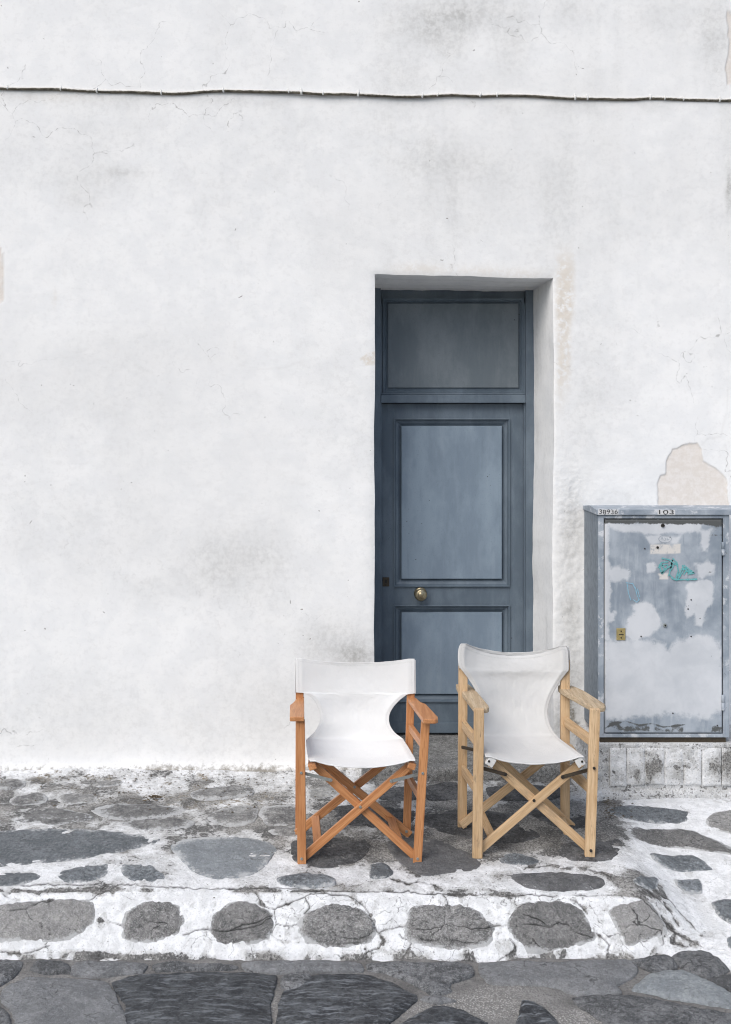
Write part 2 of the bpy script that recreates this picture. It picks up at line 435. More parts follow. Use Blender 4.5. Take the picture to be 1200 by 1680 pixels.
def mat_metal_paint(door=False):
    n = NT('weathered_cabinet_door_paint' if door else 'weathered_cabinet_paint'); p = n.pos()
    a = n.noise(n.warp(p, 5, 0.12), 6.5, 6, 0.6); b = n.noise(p, 45, 6, 0.72); s_ = n.noise(n.mapping(p, (30, 30, 3)), 1.0, 6, 0.7)
    blue = n.mix(n.ramp(a, 0.34, 0.68), (0.215, 0.255, 0.300), (0.37, 0.41, 0.455))
    blue = n.mix(n.ramp(s_, 0.52, 0.75, 0, 0.5), blue, (0.48, 0.52, 0.56))
    blue = n.mix(n.ramp(s_, 0.44, 0.30, 0, 0.45), blue, (0.16, 0.195, 0.235))
    white = n.mix(n.ramp(a, 0.3, 0.7), (0.47, 0.495, 0.525), (0.58, 0.60, 0.625))
    if door:
        pf = n.math('ADD', n.attr('paint'), n.math('MULTIPLY', n.math('SUBTRACT', n.noise(n.warp(p, 20, 0.03), 26, 6, 0.7), 0.5), 1.0))
        col = n.mix(n.ramp(pf, 0.30, 0.70), blue, white)
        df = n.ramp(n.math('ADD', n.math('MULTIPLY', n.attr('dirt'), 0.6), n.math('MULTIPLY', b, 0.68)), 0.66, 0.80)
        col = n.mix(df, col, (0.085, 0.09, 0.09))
        bf = n.attr('bare'); col = n.mix(n.math('MULTIPLY', bf, n.ramp(b, 0.3, 0.5)), col, (0.60, 0.58, 0.55))
    else:
        col = n.mix(n.ramp(n.noise(n.warp(p, 14, 0.06), 17, 6, 0.7), 0.53, 0.62), blue, white)
        col = n.mix(n.ramp(b, 0.62, 0.74, 0, 0.8), col, (0.08, 0.075, 0.07))
    sp = n.math('MULTIPLY', n.ramp(n.voro(n.warp(p, 40, .02), 38), 0.08, 0.13, 1, 0), n.ramp(n.noise(p, 11, 2), 0.60, 0.68))
    col = n.mix(sp, col, (0.05, 0.048, 0.045))
    return n.done(col, 0.6, n.bump(n.math('ADD', n.math('MULTIPLY', a, 0.5), n.math('MULTIPLY', b, 0.4)), 0.25, 0.004), spec=0.4)

def mat_simple(name, c, rough=0.6, metallic=0.0, var=0.5, scale=60, c2=None):
    n = NT(name); v = n.pos()
    a = n.noise(v, scale, 5, 0.7)
    col = n.mix(n.ramp(a, 0.35, 0.7, 0, var), c, c2 or tuple(x * 0.45 for x in c))
    return n.done(col, rough, n.bump(a, 0.25, 0.002), metallic)

def mat_cable():
    n = NT('painted_cable'); p = n.pos(); pa = n.attr('paint')
    f = n.math('ADD', pa, n.math('MULTIPLY', n.math('SUBTRACT', n.noise(p, 26, 6, 0.75), 0.5), 1.1))
    dk = n.mix(n.ramp(n.noise(p, 60, 5, .7), .35, .65), (0.06, 0.053, 0.038), (0.17, 0.152, 0.115))
    col = n.mix(n.ramp(f, 0.42, 0.62), dk, (0.62, 0.61, 0.58))
    return n.done(col, 0.8, n.bump(n.noise(p, 120, 4), 0.4, 0.003))

M = dict(
    wall=mat_wall(), paving=mat_paving(), street=mat_street(), door=mat_door(),
    door_panel=mat_door('faded_blue_grey_panel_paint', (0.160, 0.210, 0.265), (0.212, 0.272, 0.332), (0.27, 0.325, 0.38), (0.12, 0.16, 0.205)),
    transom=mat_door('faded_grey_transom_paint', (0.112, 0.138, 0.158), (0.155, 0.182, 0.202), (0.19, 0.215, 0.23), (0.09, 0.108, 0.125)),
    kerb_stone=mat_stone('grey_kerb_stone', (0.172, 0.172, 0.169), (0.30, 0.296, 0.288), speck=0.6, lime=-0.12, rough=0.88, crack=0.85),
    slate=mat_stone('blue_slate', (0.13, 0.145, 0.157), (0.24, 0.26, 0.275), speck=0.3, lime=0.16, rough=0.62, rim=0.16),
    dusty=mat_stone('limewashed_slab', (0.15, 0.15, 0.15), (0.31, 0.31, 0.30), speck=0.3, lime=0.42, rough=0.85, rim=0.10),
    shade=mat_stone('worn_slab_chair_shade', (0.060, 0.061, 0.063), (0.145, 0.147, 0.15), speck=0.3, lime=0.20, rough=0.75, rim=0.06),  # worn dark slabs, with the shade under the chairs deepened into their colour
    dark_slate=mat_stone('dark_streaked_slate', (0.038, 0.042, 0.048), (0.10, 0.108, 0.116), streak=0.75, lime=-0.9, rough=0.6, crack=0.3),
    mid_slab=mat_stone('grey_street_slab', (0.092, 0.096, 0.10), (0.215, 0.22, 0.225), speck=0.4, lime=-0.7, rough=0.75, crack=0.7),
    pale_slate=mat_stone('pale_slate', (0.17, 0.19, 0.205), (0.27, 0.29, 0.30), speck=0.15, lime=-0.7, rough=0.6, crack=0.3),
    step=mat_stone('worn_step_stone', (0.16, 0.16, 0.155), (0.29, 0.29, 0.28), speck=0.5, lime=-0.3, rough=0.8, crack=0.5),
    wood_a=mat_wood('varnished_beech', (0.455, 0.198, 0.080), (0.58, 0.285, 0.125), (0.26, 0.09, 0.03), 0.0, 0.40),
    wood_b=mat_wood('pale_weathered_beech', (0.54, 0.362, 0.200), (0.655, 0.475, 0.290), (0.32, 0.19, 0.09), 0.6, 0.6),
    wood_b_arm=mat_wood('worn_grey_armrest_beech', (0.42, 0.315, 0.20), (0.53, 0.42, 0.285), (0.22, 0.16, 0.10), 0.75, 0.7),
    canvas_a=mat_canvas('clean_white_canvas', (0.76, 0.765, 0.76), (0.71, 0.715, 0.71)),
    canvas_b=mat_canvas('ivory_canvas', (0.63, 0.63, 0.62), (0.56, 0.56, 0.55)),
    zinc=mat_simple('zinc_plated_steel', (0.42, 0.45, 0.44), 0.42, 0.7, 0.4),
    rust=mat_simple('rusty_steel', (0.06, 0.045, 0.035), 0.7, 0.4, 0.6, 90, (0.10, 0.085, 0.05)),
    dark_bolt=mat_simple('dark_bolt_steel', (0.05, 0.045, 0.04), 0.6, 0.5),
    brass=mat_simple('aged_brass', (0.42, 0.36, 0.24), 0.35, 0.9, 0.6, 80, (0.16, 0.13, 0.08)),
    brass_plate=mat_simple('brass_lock_plate', (0.50, 0.40, 0.18), 0.45, 0.6, 0.5, 70),
    cab_side=mat_simple('dull_blue_grey_side_paint', (0.20, 0.235, 0.27), 0.6, 0, 0.8, 26, (0.11, 0.135, 0.16)),
    cab=mat_metal_paint(False), cab_door=mat_metal_paint(True),
    black=mat_simple('black_marker', (0.02, 0.02, 0.02), 0.7), gap=mat_simple('dark_gap', (0.03, 0.028, 0.025), 0.9),
    white_label=mat_simple('white_label_paint', (0.60, 0.61, 0.615), 0.7, 0, 0.5, 120, (0.5, 0.5, 0.5)),
    teal=mat_simple('teal_spray', (0.06, 0.34, 0.34), 0.6, 0, 0.9, 200, (0.24, 0.40, 0.43)),
    blue=mat_simple('blue_marker', (0.18, 0.40, 0.52), 0.6, 0, 0.9, 160, (0.34, 0.44, 0.52)),
    clip=mat_simple('painted_clip', (0.76, 0.76, 0.74), 0.7, 0, 0.4, 120, (0.5, 0.49, 0.45)), cable=mat_cable(),
    leaf=mat_simple('dry_leaf', (0.10, 0.075, 0.045), 0.9, 0, 0.7, 80, (0.03, 0.025, 0.018)),
)

# ------------------------------------------------------------------ the wall
WS = F / WALL_Y                                       # pixels per metre on the wall plane
OX0, OX1, OZ = 0.045, 0.928, 2.507                    # door opening on the wall face
def axis_lines(segs):
    out = []
    for a, b, st in segs:
        k = max(1, int(round((b - a) / st))); out.append(np.linspace(a, b, k + 1)[:-1])
    return np.concatenate(out + [[segs[-1][1]]])

def build_wall():
    xs = axis_lines([(-6, -1.95, 0.15), (-1.95, OX0, 0.013), (OX0, OX1, 0.013), (OX1, 1.06, 0.0045), (1.06, 1.42, 0.012), (1.42, 1.84, 0.0042), (1.84, 2.2, 0.02), (2.2, 6, 0.15)])
    zs = axis_lines([(-0.6, 0.0, 0.1), (0.0, 1.25, 0.012), (1.25, 1.72, 0.0045), (1.72, 1.9, 0.012), (1.9, OZ, 0.008), (OZ, 4.0, 0.013), (4.0, 7.0, 0.2)])
    nx, nz = len(xs), len(zs)
    X, Z = np.meshgrid(xs, zs)
    u = CX + WS * X; v = HY - WS * (Z - H)
    # hand-finished surface
    Y = np.full_like(X, WALL_Y)
    Y += 0.016 * (fbm(X, Z, 0.9, 2, 11) - 0.5) + 0.003 * (fbm(X, Z, 5.0, 3, 12) - 0.5) + 0.0012 * (fbm(X, Z, 26, 2, 13) - 0.5)
    # peeling patches: outlines traced on the wall
    jag = 7 * (fbm(X, Z, 14, 4, 21) - 0.5)
    patchA = [(1079, 830), (1079, 800), (1085, 782), (1093, 778), (1094, 762), (1096, 748), (1103, 735), (1118, 729), (1132, 727), (1145, 725), (1152, 737), (1154, 756), (1164, 763), (1180, 770), (1192, 786), (1197, 806), (1198, 835), (1140, 850)]
    patchL = [(-30, 400), (-2, 403), (4, 418), (6, 445), (4, 470), (5, 492), (-3, 500), (-40, 505)]
    patchR = [(1193, 20), (1199, 22), (1230, 20), (1230, 150), (1192, 140), (1190, 112), (1196, 92), (1194, 60)]
    patchS = [(590, 588), (604, 578), (616, 576), (616, 598), (600, 600)]
    sdA = poly_sd(u, v, patchA) + jag * 1.3; sdL = poly_sd(u, v, patchL) + jag * 0.4; sdR = poly_sd(u, v, patchR) + jag
    sdS = poly_sd(u, v, patchS) + jag * 0.5
    sd = np.maximum(np.maximum(sdA, sdL), sdR)
    peel = sstep(-0.6, 0.9, sd)
    Y += 0.004 * sstep(-0.8, 1.6, sd)
    edge = np.exp(-((sd - 0.1) / 0.9) ** 2) * (v < 826)
    # older patch of limewash lifting below the cable
    pl = [(190, 155), (205, 165), (212, 180), (218, 200), (230, 210), (236, 207), (236, 192), (248, 190), (268, 200), (268, 211), (272, 180), (270, 168)]
    ed2 = np.exp(-(seg_dist(u, v, pl) / 1.6) ** 2) * 0.25
    for line in ([(385, 560), (388, 585), (394, 600), (430, 606), (470, 603), (500, 590)], [(1152, 730), (1160, 720), (1183, 716), (1186, 700), (1193, 675), (1194, 640)],
                 [(1198, 790), (1194, 765), (1191, 730)], [(100, 330), (104, 302), (130, 298), (160, 275), (200, 282), (235, 290), (245, 300)],
                 [(1110, 375), (1150, 358), (1185, 335)]):
        wob = 2.2 * (fbm(X, Z, 30, 2, 5) - 0.5)
        ed2 = np.maximum(ed2, 0.32 * np.exp(-((seg_dist(u, v, line) + wob) / 1.5) ** 2))
    edge = np.maximum(edge, ed2)
    # ochre scars beside and above the opening
    def blob(cx, cy, rx, ry, p=2.0): return np.exp(-((np.abs(u - cx) / rx) ** p + (np.abs(v - cy) / ry) ** p))
    flake = 0.95 * blob(928, 470, 15, 55, 4) + 0.85 * blob(925, 560, 12, 75, 4) + 0.35 * blob(918, 640, 8, 40)
    flake += 0.55 * blob(690, 441, 45, 9) + 0.45 * blob(790, 443, 40, 8) + 0.4 * blob(860, 447, 40, 8) + 0.95 * sstep(-1, 2, sdS)
    flake += 0.35 * blob(90, 490, 4, 14) + 0.3 * blob(100, 158, 60, 9)
    # grey weathering
    st = 0.10 * sstep(0.45, 0.75, fbm(X, Z, 1.6, 5, 31))
    for cx, cy, rx, ry, a in ((150, 300, 90, 26, .16), (205, 283, 45, 11, .26), (130, 330, 28, 16, .22), (30, 250, 90, 60, .14), (170, 215, 90, 50, .14),
                              (700, 40, 70, 45, .36), (770, 20, 60, 30, .38), (740, 60, 30, 40, .3), (840, 70, 30, 60, .30), (930, 20, 60, 40, .24), (1090, 30, 80, 40, .2), (690, 265, 50, 35, .26), (760, 275, 60, 25, .20),
                              (800, 330, 150, 50, .08), (905, 330, 22, 110, .17), (935, 260, 16, 140, .18), (830, 240, 90, 60, .09), (660, 130, 60, 40, .22), (1170, 60, 25, 60, .4), (1196, 310, 5, 30, .7),
                              (385, 920, 75, 55, .34), (330, 940, 45, 50, .18), (440, 950, 60, 60, .14), (240, 965, 40, 30, .16), (560, 1055, 50, 40, .45), (585, 1075, 30, 18, .55), (520, 1050, 40, 40, .15),
                              (500, 400, 240, 60, .06), (1000, 640, 60, 60, .13), (955, 680, 40, 120, .13), (1040, 830, 80, 25, .25), (600, 220, 120, 60, .10),
                              (300, 1190, 330, 60, .13), (80, 1150, 160, 90, .12), (450, 1130, 120, 90, .10), (935, 950, 18, 150, .40), (950, 870, 30, 40, .22), (940, 1120, 22, 100, .62), (925, 1190, 30, 40, .55), (610, 880, 12, 160, .1)):
        st = st + a * blob(cx, cy, rx, ry)
    st += 0.20 * np.exp(-((v - (158 + 0.013 * u)) / 16.0) ** 2) * sstep(0.35, 0.65, fbm(X, Z, 4, 3, 9))
    st += 0.09 * sstep(0.52, 0.75, fbm(X * 9, Z * 0.7, 1.0, 4, 38)) * sstep(560, 700, u) * sstep(760, 300, v)
    st = np.clip(st * (0.55 + 0.9 * fbm(X, Z, 7, 4, 33)) * 1.15, 0, 1)
    moss = 0.85 * np.exp(-np.clip(1272 - v, 0, 900) / 15.0) * (0.5 + fbm(X, Z, 5, 3, 37)) + 0.35 * np.exp(-np.clip(1272 - v, 0, 900) / 60.0)
    moss *= 1 - 0.8 * sstep(600, 640, u)
    moss += 0.7 * blob(938, 1150, 10, 60) + 0.5 * blob(950, 1195, 14, 25)
    rough = blob(935, 1000, 30, 230, 4) + 0.5 * blob(980, 800, 80, 35) + 0.6 * blob(925, 520, 20, 90)
    Y += 0.003 * rough * (fbm(X, Z, 46, 3, 71) - 0.5) * 2
    # cove at the foot of the wall on the left
    Y -= 0.030 * np.exp(-np.clip(Z - 0.055, 0, 5) / 0.035) * (1 - sstep(-0.05, 0.0, X))
    # edges of the opening worn and rounded
    inx = (X >= OX0 - 1e-6) & (X <= OX1 + 1e-6); inz = Z <= OZ + 1e-6
    wobL = 0.010 * (fbm(Z, Z * 0, 3.0, 4, 41) - 0.5); wobR = 0.014 * (fbm(Z, Z * 0, 3.5, 4, 42) - 0.5); wobT = 0.014 * (fbm(X, X * 0, 4, 4, 43) - 0.5) - 0.020 * np.clip((X - OX0) / (OX1 - OX0), 0, 1) + 0.006
    dl = np.exp(-np.abs(X - OX0) / 0.05) * (Z < OZ + 0.1); dr = np.exp(-np.abs(X - OX1) / 0.05) * (Z < OZ + 0.1); dt = np.exp(-np.abs(Z - OZ) / 0.05) * (X > OX0 - 0.1) * (X < OX1 + 0.1)
    Xd = X + wobL * dl + wobR * dr; Zd = Z + wobT * dt
    dist = np.hypot(np.clip(np.maximum(OX0 - X, X - OX1), 0, 9), np.clip(Z - OZ, 0, 9))
    Y += 0.004 * np.exp(-dist / 0.008)
    edge = np.maximum(edge, 0)
    V = np.stack([Xd, Y, Zd], -1)
    hole = inx & inz
    fm = ~(hole[:-1, :-1] & hole[1:, 1:] & hole[:-1, 1:] & hole[1:, :-1])
    faces = grid_faces(nx, nz, fm)
    verts = V.reshape(-1, 3)
    A = {k: a.ravel() for k, a in dict(peel=peel, peel_edge=edge, flake=np.clip(flake, 0, 1), stain=st, moss=moss, rough=np.clip(rough, 0, 1),
         tone=0.26 * sstep(0.45, 0.75, fbm(X, Z, 1.5, 5, 34)), crack_mask=0.8 * sstep(0.60, 0.70, fbm(X, Z, 2.4, 3, 35)) * (1 - 0.85 * blob(300, 930, 330, 260, 4)), pin_mask=sstep(0.60, 0.70, fbm(X, Z, 6, 3, 36))).items()}
    # reveals: walk the boundary of the opening, sweep it back to the frame
    c0 = int(np.argmin(np.abs(xs - OX0))); c1 = int(np.argmin(np.abs(xs - OX1))); r1 = int(np.argmin(np.abs(zs - OZ)))
    path = [(r, c0) for r in range(0, r1)] + [(r1, c) for c in range(c0, c1)] + [(r, c1) for r in range(r1, -1, -1)]
    nd = 16; BY = 6.20
    base_i = len(verts); idx0 = np.array([r * nx + c for r, c in path]); p0 = verts[idx0]
    ridx = [base_i + np.arange(len(path))]; extra0 = p0.copy()
    bx0, bx1, bz = 0.026, 0.868, 2.462
    tx = (p0[:, 0] - OX0) / (OX1 - OX0)
    bxx = bx0 + tx * (bx1 - bx0); bzz = np.where(p0[:, 2] > OZ - 0.03, bz + (p0[:, 2] - OZ) * 0.4 + 0.012, p0[:, 2] * bz / OZ)
    extra = [extra0]
    for k in range(1, nd + 1):
        t = (k / nd); e = t ** 0.75 if k < 3 else t
        yy = p0[:, 1] + (BY - p0[:, 1]) * t
        j = 0.006 * (fbm(p0[:, 2] + p0[:, 0] * 2, yy, 7, 3, 51) - 0.5) * (t < 0.95)
        ex = np.stack([p0[:, 0] + (bxx - p0[:, 0]) * t + j, yy, p0[:, 2] + (bzz - p0[:, 2]) * t + j], -1)
        extra.append(ex); ridx.append(base_i + k * len(path) + np.arange(len(path)))
    ev = np.concatenate(extra); verts = np.concatenate([verts, ev])
    for a in A:
        z = np.zeros(len(ev))
        if a == 'stain':
            z = 0.22 * fbm(ev[:, 1] * 3 + ev[:, 0], ev[:, 2], 2.0, 4, 61) + 0.35 * sstep(0.5, 0.8, fbm(ev[:, 1] * 6, ev[:, 2] * 0.8, 4, 3, 62)) * 0.6
        if a == 'moss': z = 0.9 * np.exp(-np.clip(ev[:, 2] - 0.13, 0, 5) / 0.08)
        if a == 'rough': z = np.full(len(ev), 0.12)
        A[a] = np.concatenate([A[a], z])
    rf = []
    for k in range(nd):
        a, b = ridx[k], ridx[k + 1]
        rf.append(np.stack([a[:-1], a[1:], b[1:], b[:-1]], -1))
    faces = np.concatenate([faces] + rf)
    # the body of the house behind: roof edge, sides
    n0 = len(verts)
    bk = np.array([(-6, 5.72, -.6), (6, 5.72, -.6), (6, 5.72, 7), (-6, 5.72, 7), (-6, 10, -.6), (6, 10, -.6), (6, 10, 7), (-6, 10, 7)], float)
    verts = np.concatenate([verts, bk])
    bf = np.array([(3, 2, 6, 7), (0, 3, 7, 4), (2, 1, 5, 6), (5, 4, 7, 6)]) + n0
    faces = np.concatenate([faces, bf])
    for a in A: A[a] = np.concatenate([A[a], np.zeros(8)])
    return verts, faces, A

house = empty('house', (0.4, WALL_Y, 0.05)); HB = house.location.copy()
tag(house, 'tall whitewashed house front with deep doorway and narrow blue-grey door', 'house')
wv_, wf_, wa_ = build_wall()
wv_ = wv_ - np.array(HB)
raw('wall', wv_, wf_, M['wall'], house, True, wa_)

# ------------------------------------------------------------------ door, frame and transom in the opening
FY = 6.085; LY = 6.128                                # front of the frame, front of the leaf
fs = F / FY; ls = F / LY
def fx(px): return (px - CX) / fs
def fz(py): return H - (py - HY) / fs
def lx(px): return (px - CX) / ls
def lz(py): return H - (py - HY) / ls
def rel(o, base): o.location = -base; return o

def boxes(name, lst, mat, parent, base, bev=0.003):
    bm = bmesh.new()
    for b in lst:
        t = bmesh.new(); bm_box(t, *b)
        if bev: bevel(t, bev)
        me = bpy.data.meshes.new('t'); t.to_mesh(me); t.free(); bm.from_mesh(me); bpy.data.meshes.remove(me)
    return rel(from_bm(name, bm, mat, parent), base)

SILL = 0.127
jl, jr, ztop = fx(625), fx(863), fz(497)
frame = boxes('door_frame', [(0.005, jl, FY, FY + 0.11, SILL - 0.03, 2.53), (jr, 0.90, FY, FY + 0.11, SILL - 0.03, 2.53),
              (jl - 0.0, jr, FY + 0.040, FY + 0.11, ztop, 2.53)], M['door'], house, HB)
# inner stops of the frame
boxes('door_stop', [(jl - 0.001, jl + 0.007, FY + 0.018, FY + 0.10, SILL, ztop), (jr - 0.008, jr + 0.001, FY + 0.018, FY + 0.10, SILL, ztop)], M['door'], frame, Vector((0, 0, 0)), 0.0015)
boxes('transom_bar', [(jl + 0.001, jr - 0.001, FY - 0.004, FY + 0.10, fz(661), fz(648)), (jl + 0.001, jr - 0.001, FY + 0.012, FY + 0.10, fz(648) + 0.001, fz(645))], M['door'], house, HB)
def ring_panel(bm, x0, x1, z0, z1, steps):
    """steps: (inset, y) rings, then a cap"""
    rings = []
    for ins, y in steps:
        rings.append([bm.verts.new(c) for c in ((x0 + ins, y, z0 + ins), (x1 - ins, y, z0 + ins), (x1 - ins, y, z1 - ins), (x0 + ins, y, z1 - ins))])
    for a, b in zip(rings[:-1], rings[1:]):
        for i in range(4):
            j = (i + 1) % 4; bm.faces.new((a[i], a[j], b[j], b[i]))
    bm.faces.new(rings[-1])
def panel(name, x0, x1, z0, z1, steps, parent, base, face='door_panel'):
    bm = bmesh.new(); ring_panel(bm, x0, x1, z0, z1, steps)
    bm.faces.ensure_lookup_table()
    for f in bm.faces[-5:]: f.material_index = 1                # the raised field is faded
    o = rel(from_bm(name, bm, M['door'], parent), base); o.data.materials.append(M[face])
    return o
# transom light blanked with a board
tp = boxes('transom_panel', [(jl + 0.004, jr - 0.004, LY - 0.005, LY + 0.05, fz(647), ztop - 0.001)], M['door'], house, HB)
px0, px1, pz0, pz1 = lx(628), lx(859), lz(645), lz(490)
panel('raised_board', px0, px1, pz0, pz1, [(0.0, LY - 0.0055), (0.0, LY - 0.022), (0.010, LY - 0.024), (0.014, LY - 0.016), (0.018, LY - 0.018), (0.022, LY - 0.008), (0.026, LY - 0.0075), (0.027, LY - 0.0145), (0.030, LY - 0.017)], tp, Vector((0, 0, 0)), 'transom')
# the leaf: stiles and rails with two raised panels
x0, x1, z0, z1 = lx(627), lx(861), SILL + 0.008, fz(662)
sx0, sx1 = lx(647), lx(836)
zr = [lz(687), lz(962), lz(993), lz(1151)]
leaf = boxes('door', [(x0, sx0, LY, LY + 0.045, z0, z1), (sx1, x1, LY, LY + 0.045, z0, z1), (sx0, sx1, LY + 0.001, LY + 0.045, zr[0], z1),
                      (sx0, sx1, LY + 0.001, LY + 0.045, zr[2], zr[1]), (sx0, sx1, LY + 0.001, LY + 0.045, z0, zr[3])], M['door'], house, HB, 0.0012)
Z0 = Vector((0, 0, 0))
ST = [(0.0, LY - 0.001), (0.0, LY - 0.010), (0.005, LY - 0.011), (0.009, LY - 0.004), (0.012, LY + 0.008), (0.024, LY + 0.013), (0.035, LY + 0.022), (0.0385, LY + 0.024), (0.040, LY + 0.006), (0.043, LY + 0.002)]
panel('panel', sx0 - 0.002, sx1 + 0.002, zr[1] - 0.002, zr[0] + 0.002, ST, leaf, Z0)
panel('panel', sx0 - 0.002, sx1 + 0.002, zr[3] - 0.002, zr[2] + 0.002, ST, leaf, Z0)
boxes('kick_rail', [(x0 + 0.005, x1 - 0.005, LY - 0.008, LY - 0.0005, z0 + 0.004, lz(1185))], M['door'], leaf, Z0, 0.003)
bm = bmesh.new()
prof = [(0.034, -0.002), (0.034, 0.004), (0.031, 0.009), (0.024, 0.012), (0.014, 0.015), (0.012, 0.028), (0.016, 0.034), (0.027, 0.040), (0.0325, 0.050), (0.033, 0.058), (0.029, 0.066), (0.020, 0.071), (0.017, 0.0705), (0.016, 0.073), (0.006, 0.075), (0.001, 0.075)]
lathe(bm, prof, 32, FRONT)
k = from_bm('door_knob', bm, M['brass'], leaf, True); k.location = (lx(690) , LY, lz(973.5))
lp = boxes('lock_plate', [(lx(628), lx(639), LY - 0.005, LY + 0.002, lz(962), lz(947))], M['rust'], leaf, Z0, 0.002)
boxes('keyhole', [(lx(632), lx(635), LY - 0.0062, LY - 0.003, lz(956), lz(951))], M['gap'], lp, Z0, 0)
bolt(Vector((lx(633.5), LY - 0.006, lz(958))), 0.006, M['rust'], lp, Vector((0, 0, 0)))
# something dark behind the leaf gaps
boxes('door_backing', [(0.0, 0.92, LY + 0.06, LY + 0.10, 0.0, 2.56)], M['gap'], house, HB, 0)

# ------------------------------------------------------------------ doorstep
def build_step():
    xs = axis_lines([(-0.02, 1.04, 0.012)])
    prof = []                                           # (Y, z) from the ground in front, over the nosing, back under the door
    for a in np.linspace(0, 1, 5): prof.append((5.600 - 0.004 * a, -0.03 + a * 0.105))
    for a in np.linspace(0.2, math.pi / 2, 7): prof.append((5.628 - 0.032 * math.cos(a), 0.082 + 0.034 * math.sin(a)))
    for a in np.linspace(0.08, 1, 26): prof.append((5.628 + a * 0.56, 0.116 + 0.011 * a))
    prof = np.array(prof)
    X, K = np.meshgrid(xs, np.arange(len(prof)))
    Y = prof[K, 0].astype(float); Z = prof[K, 1].astype(float)
    Y = Y + 0.012 * (fbm(X, Z, 6, 3, 81) - 0.5) * (K < 12) + 0.010 * (fbm(X, X * 0, 2.2, 2, 82) - 0.5)
    Z = Z + 0.006 * (fbm(X, Y, 9, 4, 83) - 0.5) - 0.010 * np.exp(-((X - 0.5) / 0.28) ** 2) * sstep(5.60, 5.64, Y) * (1 - sstep(5.9, 6.1, Y))
    # outer ends stop at the wall face
    Xs = np.where(Y > 5.70, np.clip(X, 0.03, 0.905), X)
    return np.stack([Xs, Y, Z], -1).reshape(-1, 3), grid_faces(len(xs), len(prof))
sv, sf_ = build_step()
so = raw('doorstep', sv, sf_, M['step'], None, True, dict(edge=np.zeros(len(sv))))
tag(so, 'worn grey stone step under the blue-grey door', 'doorstep')

# ------------------------------------------------------------------ pavement and kerb, one sheet
CRACKS = [
    [(-60, 1453), (0, 1453), (100, 1452), (220, 1453), (300, 1457), (400, 1458), (480, 1458), (560, 1462), (650, 1462), (700, 1466), (800, 1468), (880, 1468), (960, 1469), (1025, 1468)],
    [(160, 1507), (187, 1513), (203, 1517)], [(302, 1535), (320, 1527), (342, 1523), (375, 1527), (400, 1523), (425, 1516), (445, 1506)],
    [(80, 1558), (75, 1550), (83, 1540), (82, 1510), (85, 1500), (80, 1480)], [(0, 1463), (15, 1472), (30, 1476)], [(148, 1478), (165, 1463), (173, 1455)],
    [(420, 1465), (428, 1482), (450, 1492), (470, 1483), (500, 1470), (520, 1465), (575, 1470), (592, 1480), (605, 1500), (615, 1520), (620, 1530), (665, 1520)],
    [(450, 1492), (452, 1515), (480, 1520), (488, 1517)], [(452, 1515), (446, 1535), (462, 1545), (470, 1553), (488, 1548), (505, 1545)], [(470, 1553), (458, 1568), (452, 1576)],
    [(500, 1470), (508, 1490), (500, 1500)], [(600, 1555), (602, 1568), (598, 1580)], [(620, 1530), (632, 1545), (622, 1556), (602, 1562)], [(655, 1533), (675, 1548), (668, 1565), (658, 1575)],
    [(770, 1557), (770, 1568), (768, 1580)], [(813, 1520), (835, 1518)], [(837, 1540), (848, 1553), (830, 1570), (815, 1580)], [(837, 1470), (842, 1485), (836, 1500)], [(885, 1560), (898, 1572), (896, 1580)],
    [(1020, 1470), (1035, 1487), (1045, 1500), (1045, 1515), (1085, 1525), (1090, 1545), (1073, 1560)], [(1045, 1470), (1062, 1482), (1080, 1500), (1098, 1518), (1110, 1530), (1140, 1545), (1152, 1555)],
    [(1060, 1460), (1085, 1478), (1105, 1500), (1115, 1520)], [(1090, 1517), (1110, 1530), (1105, 1545), (1128, 1553)], [(1075, 1460), (1100, 1478), (1120, 1500), (1150, 1535)], [(978, 1530), (1000, 1550), (995, 1572)],
    [(730, 1470), (736, 1485)], [(930, 1470), (945, 1478), (965, 1500)], [(0, 1560), (30, 1566), (60, 1560), (82, 1552)],
    [(640, 1440), (670, 1450), (690, 1446), (720, 1455)], [(683, 1447), (690, 1437), (678, 1430)], [(860, 1425), (900, 1420), (960, 1424), (990, 1430), (1010, 1442)],
    [(487, 1538), (505, 1531), (522, 1533), (545, 1530), (560, 1537), (590, 1540), (612, 1530)], [(500, 1545), (520, 1543), (560, 1548), (590, 1546)], [(667, 1523), (700, 1524), (725, 1522), (745, 1518), (775, 1523), (813, 1520)], [(690, 1541), (740, 1543), (790, 1547)],
    [(840, 1515), (875, 1517), (905, 1520), (918, 1513), (935, 1520), (945, 1528), (972, 1537)], [(860, 1500), (880, 1507), (905, 1520)], [(1045, 1515), (1028, 1521), (1012, 1520)], [(1085, 1525), (1070, 1535), (1052, 1548)],
    [(-30, 1500), (10, 1494), (40, 1490), (60, 1482), (87, 1476)], [(343, 1524), (375, 1527), (400, 1516), (420, 1511), (447, 1503)], [(225, 1520), (250, 1512), (275, 1515)],
]
def uv_of(X, Y, Z): return CX + F * X / Y, HY + F * (H - Z) / Y

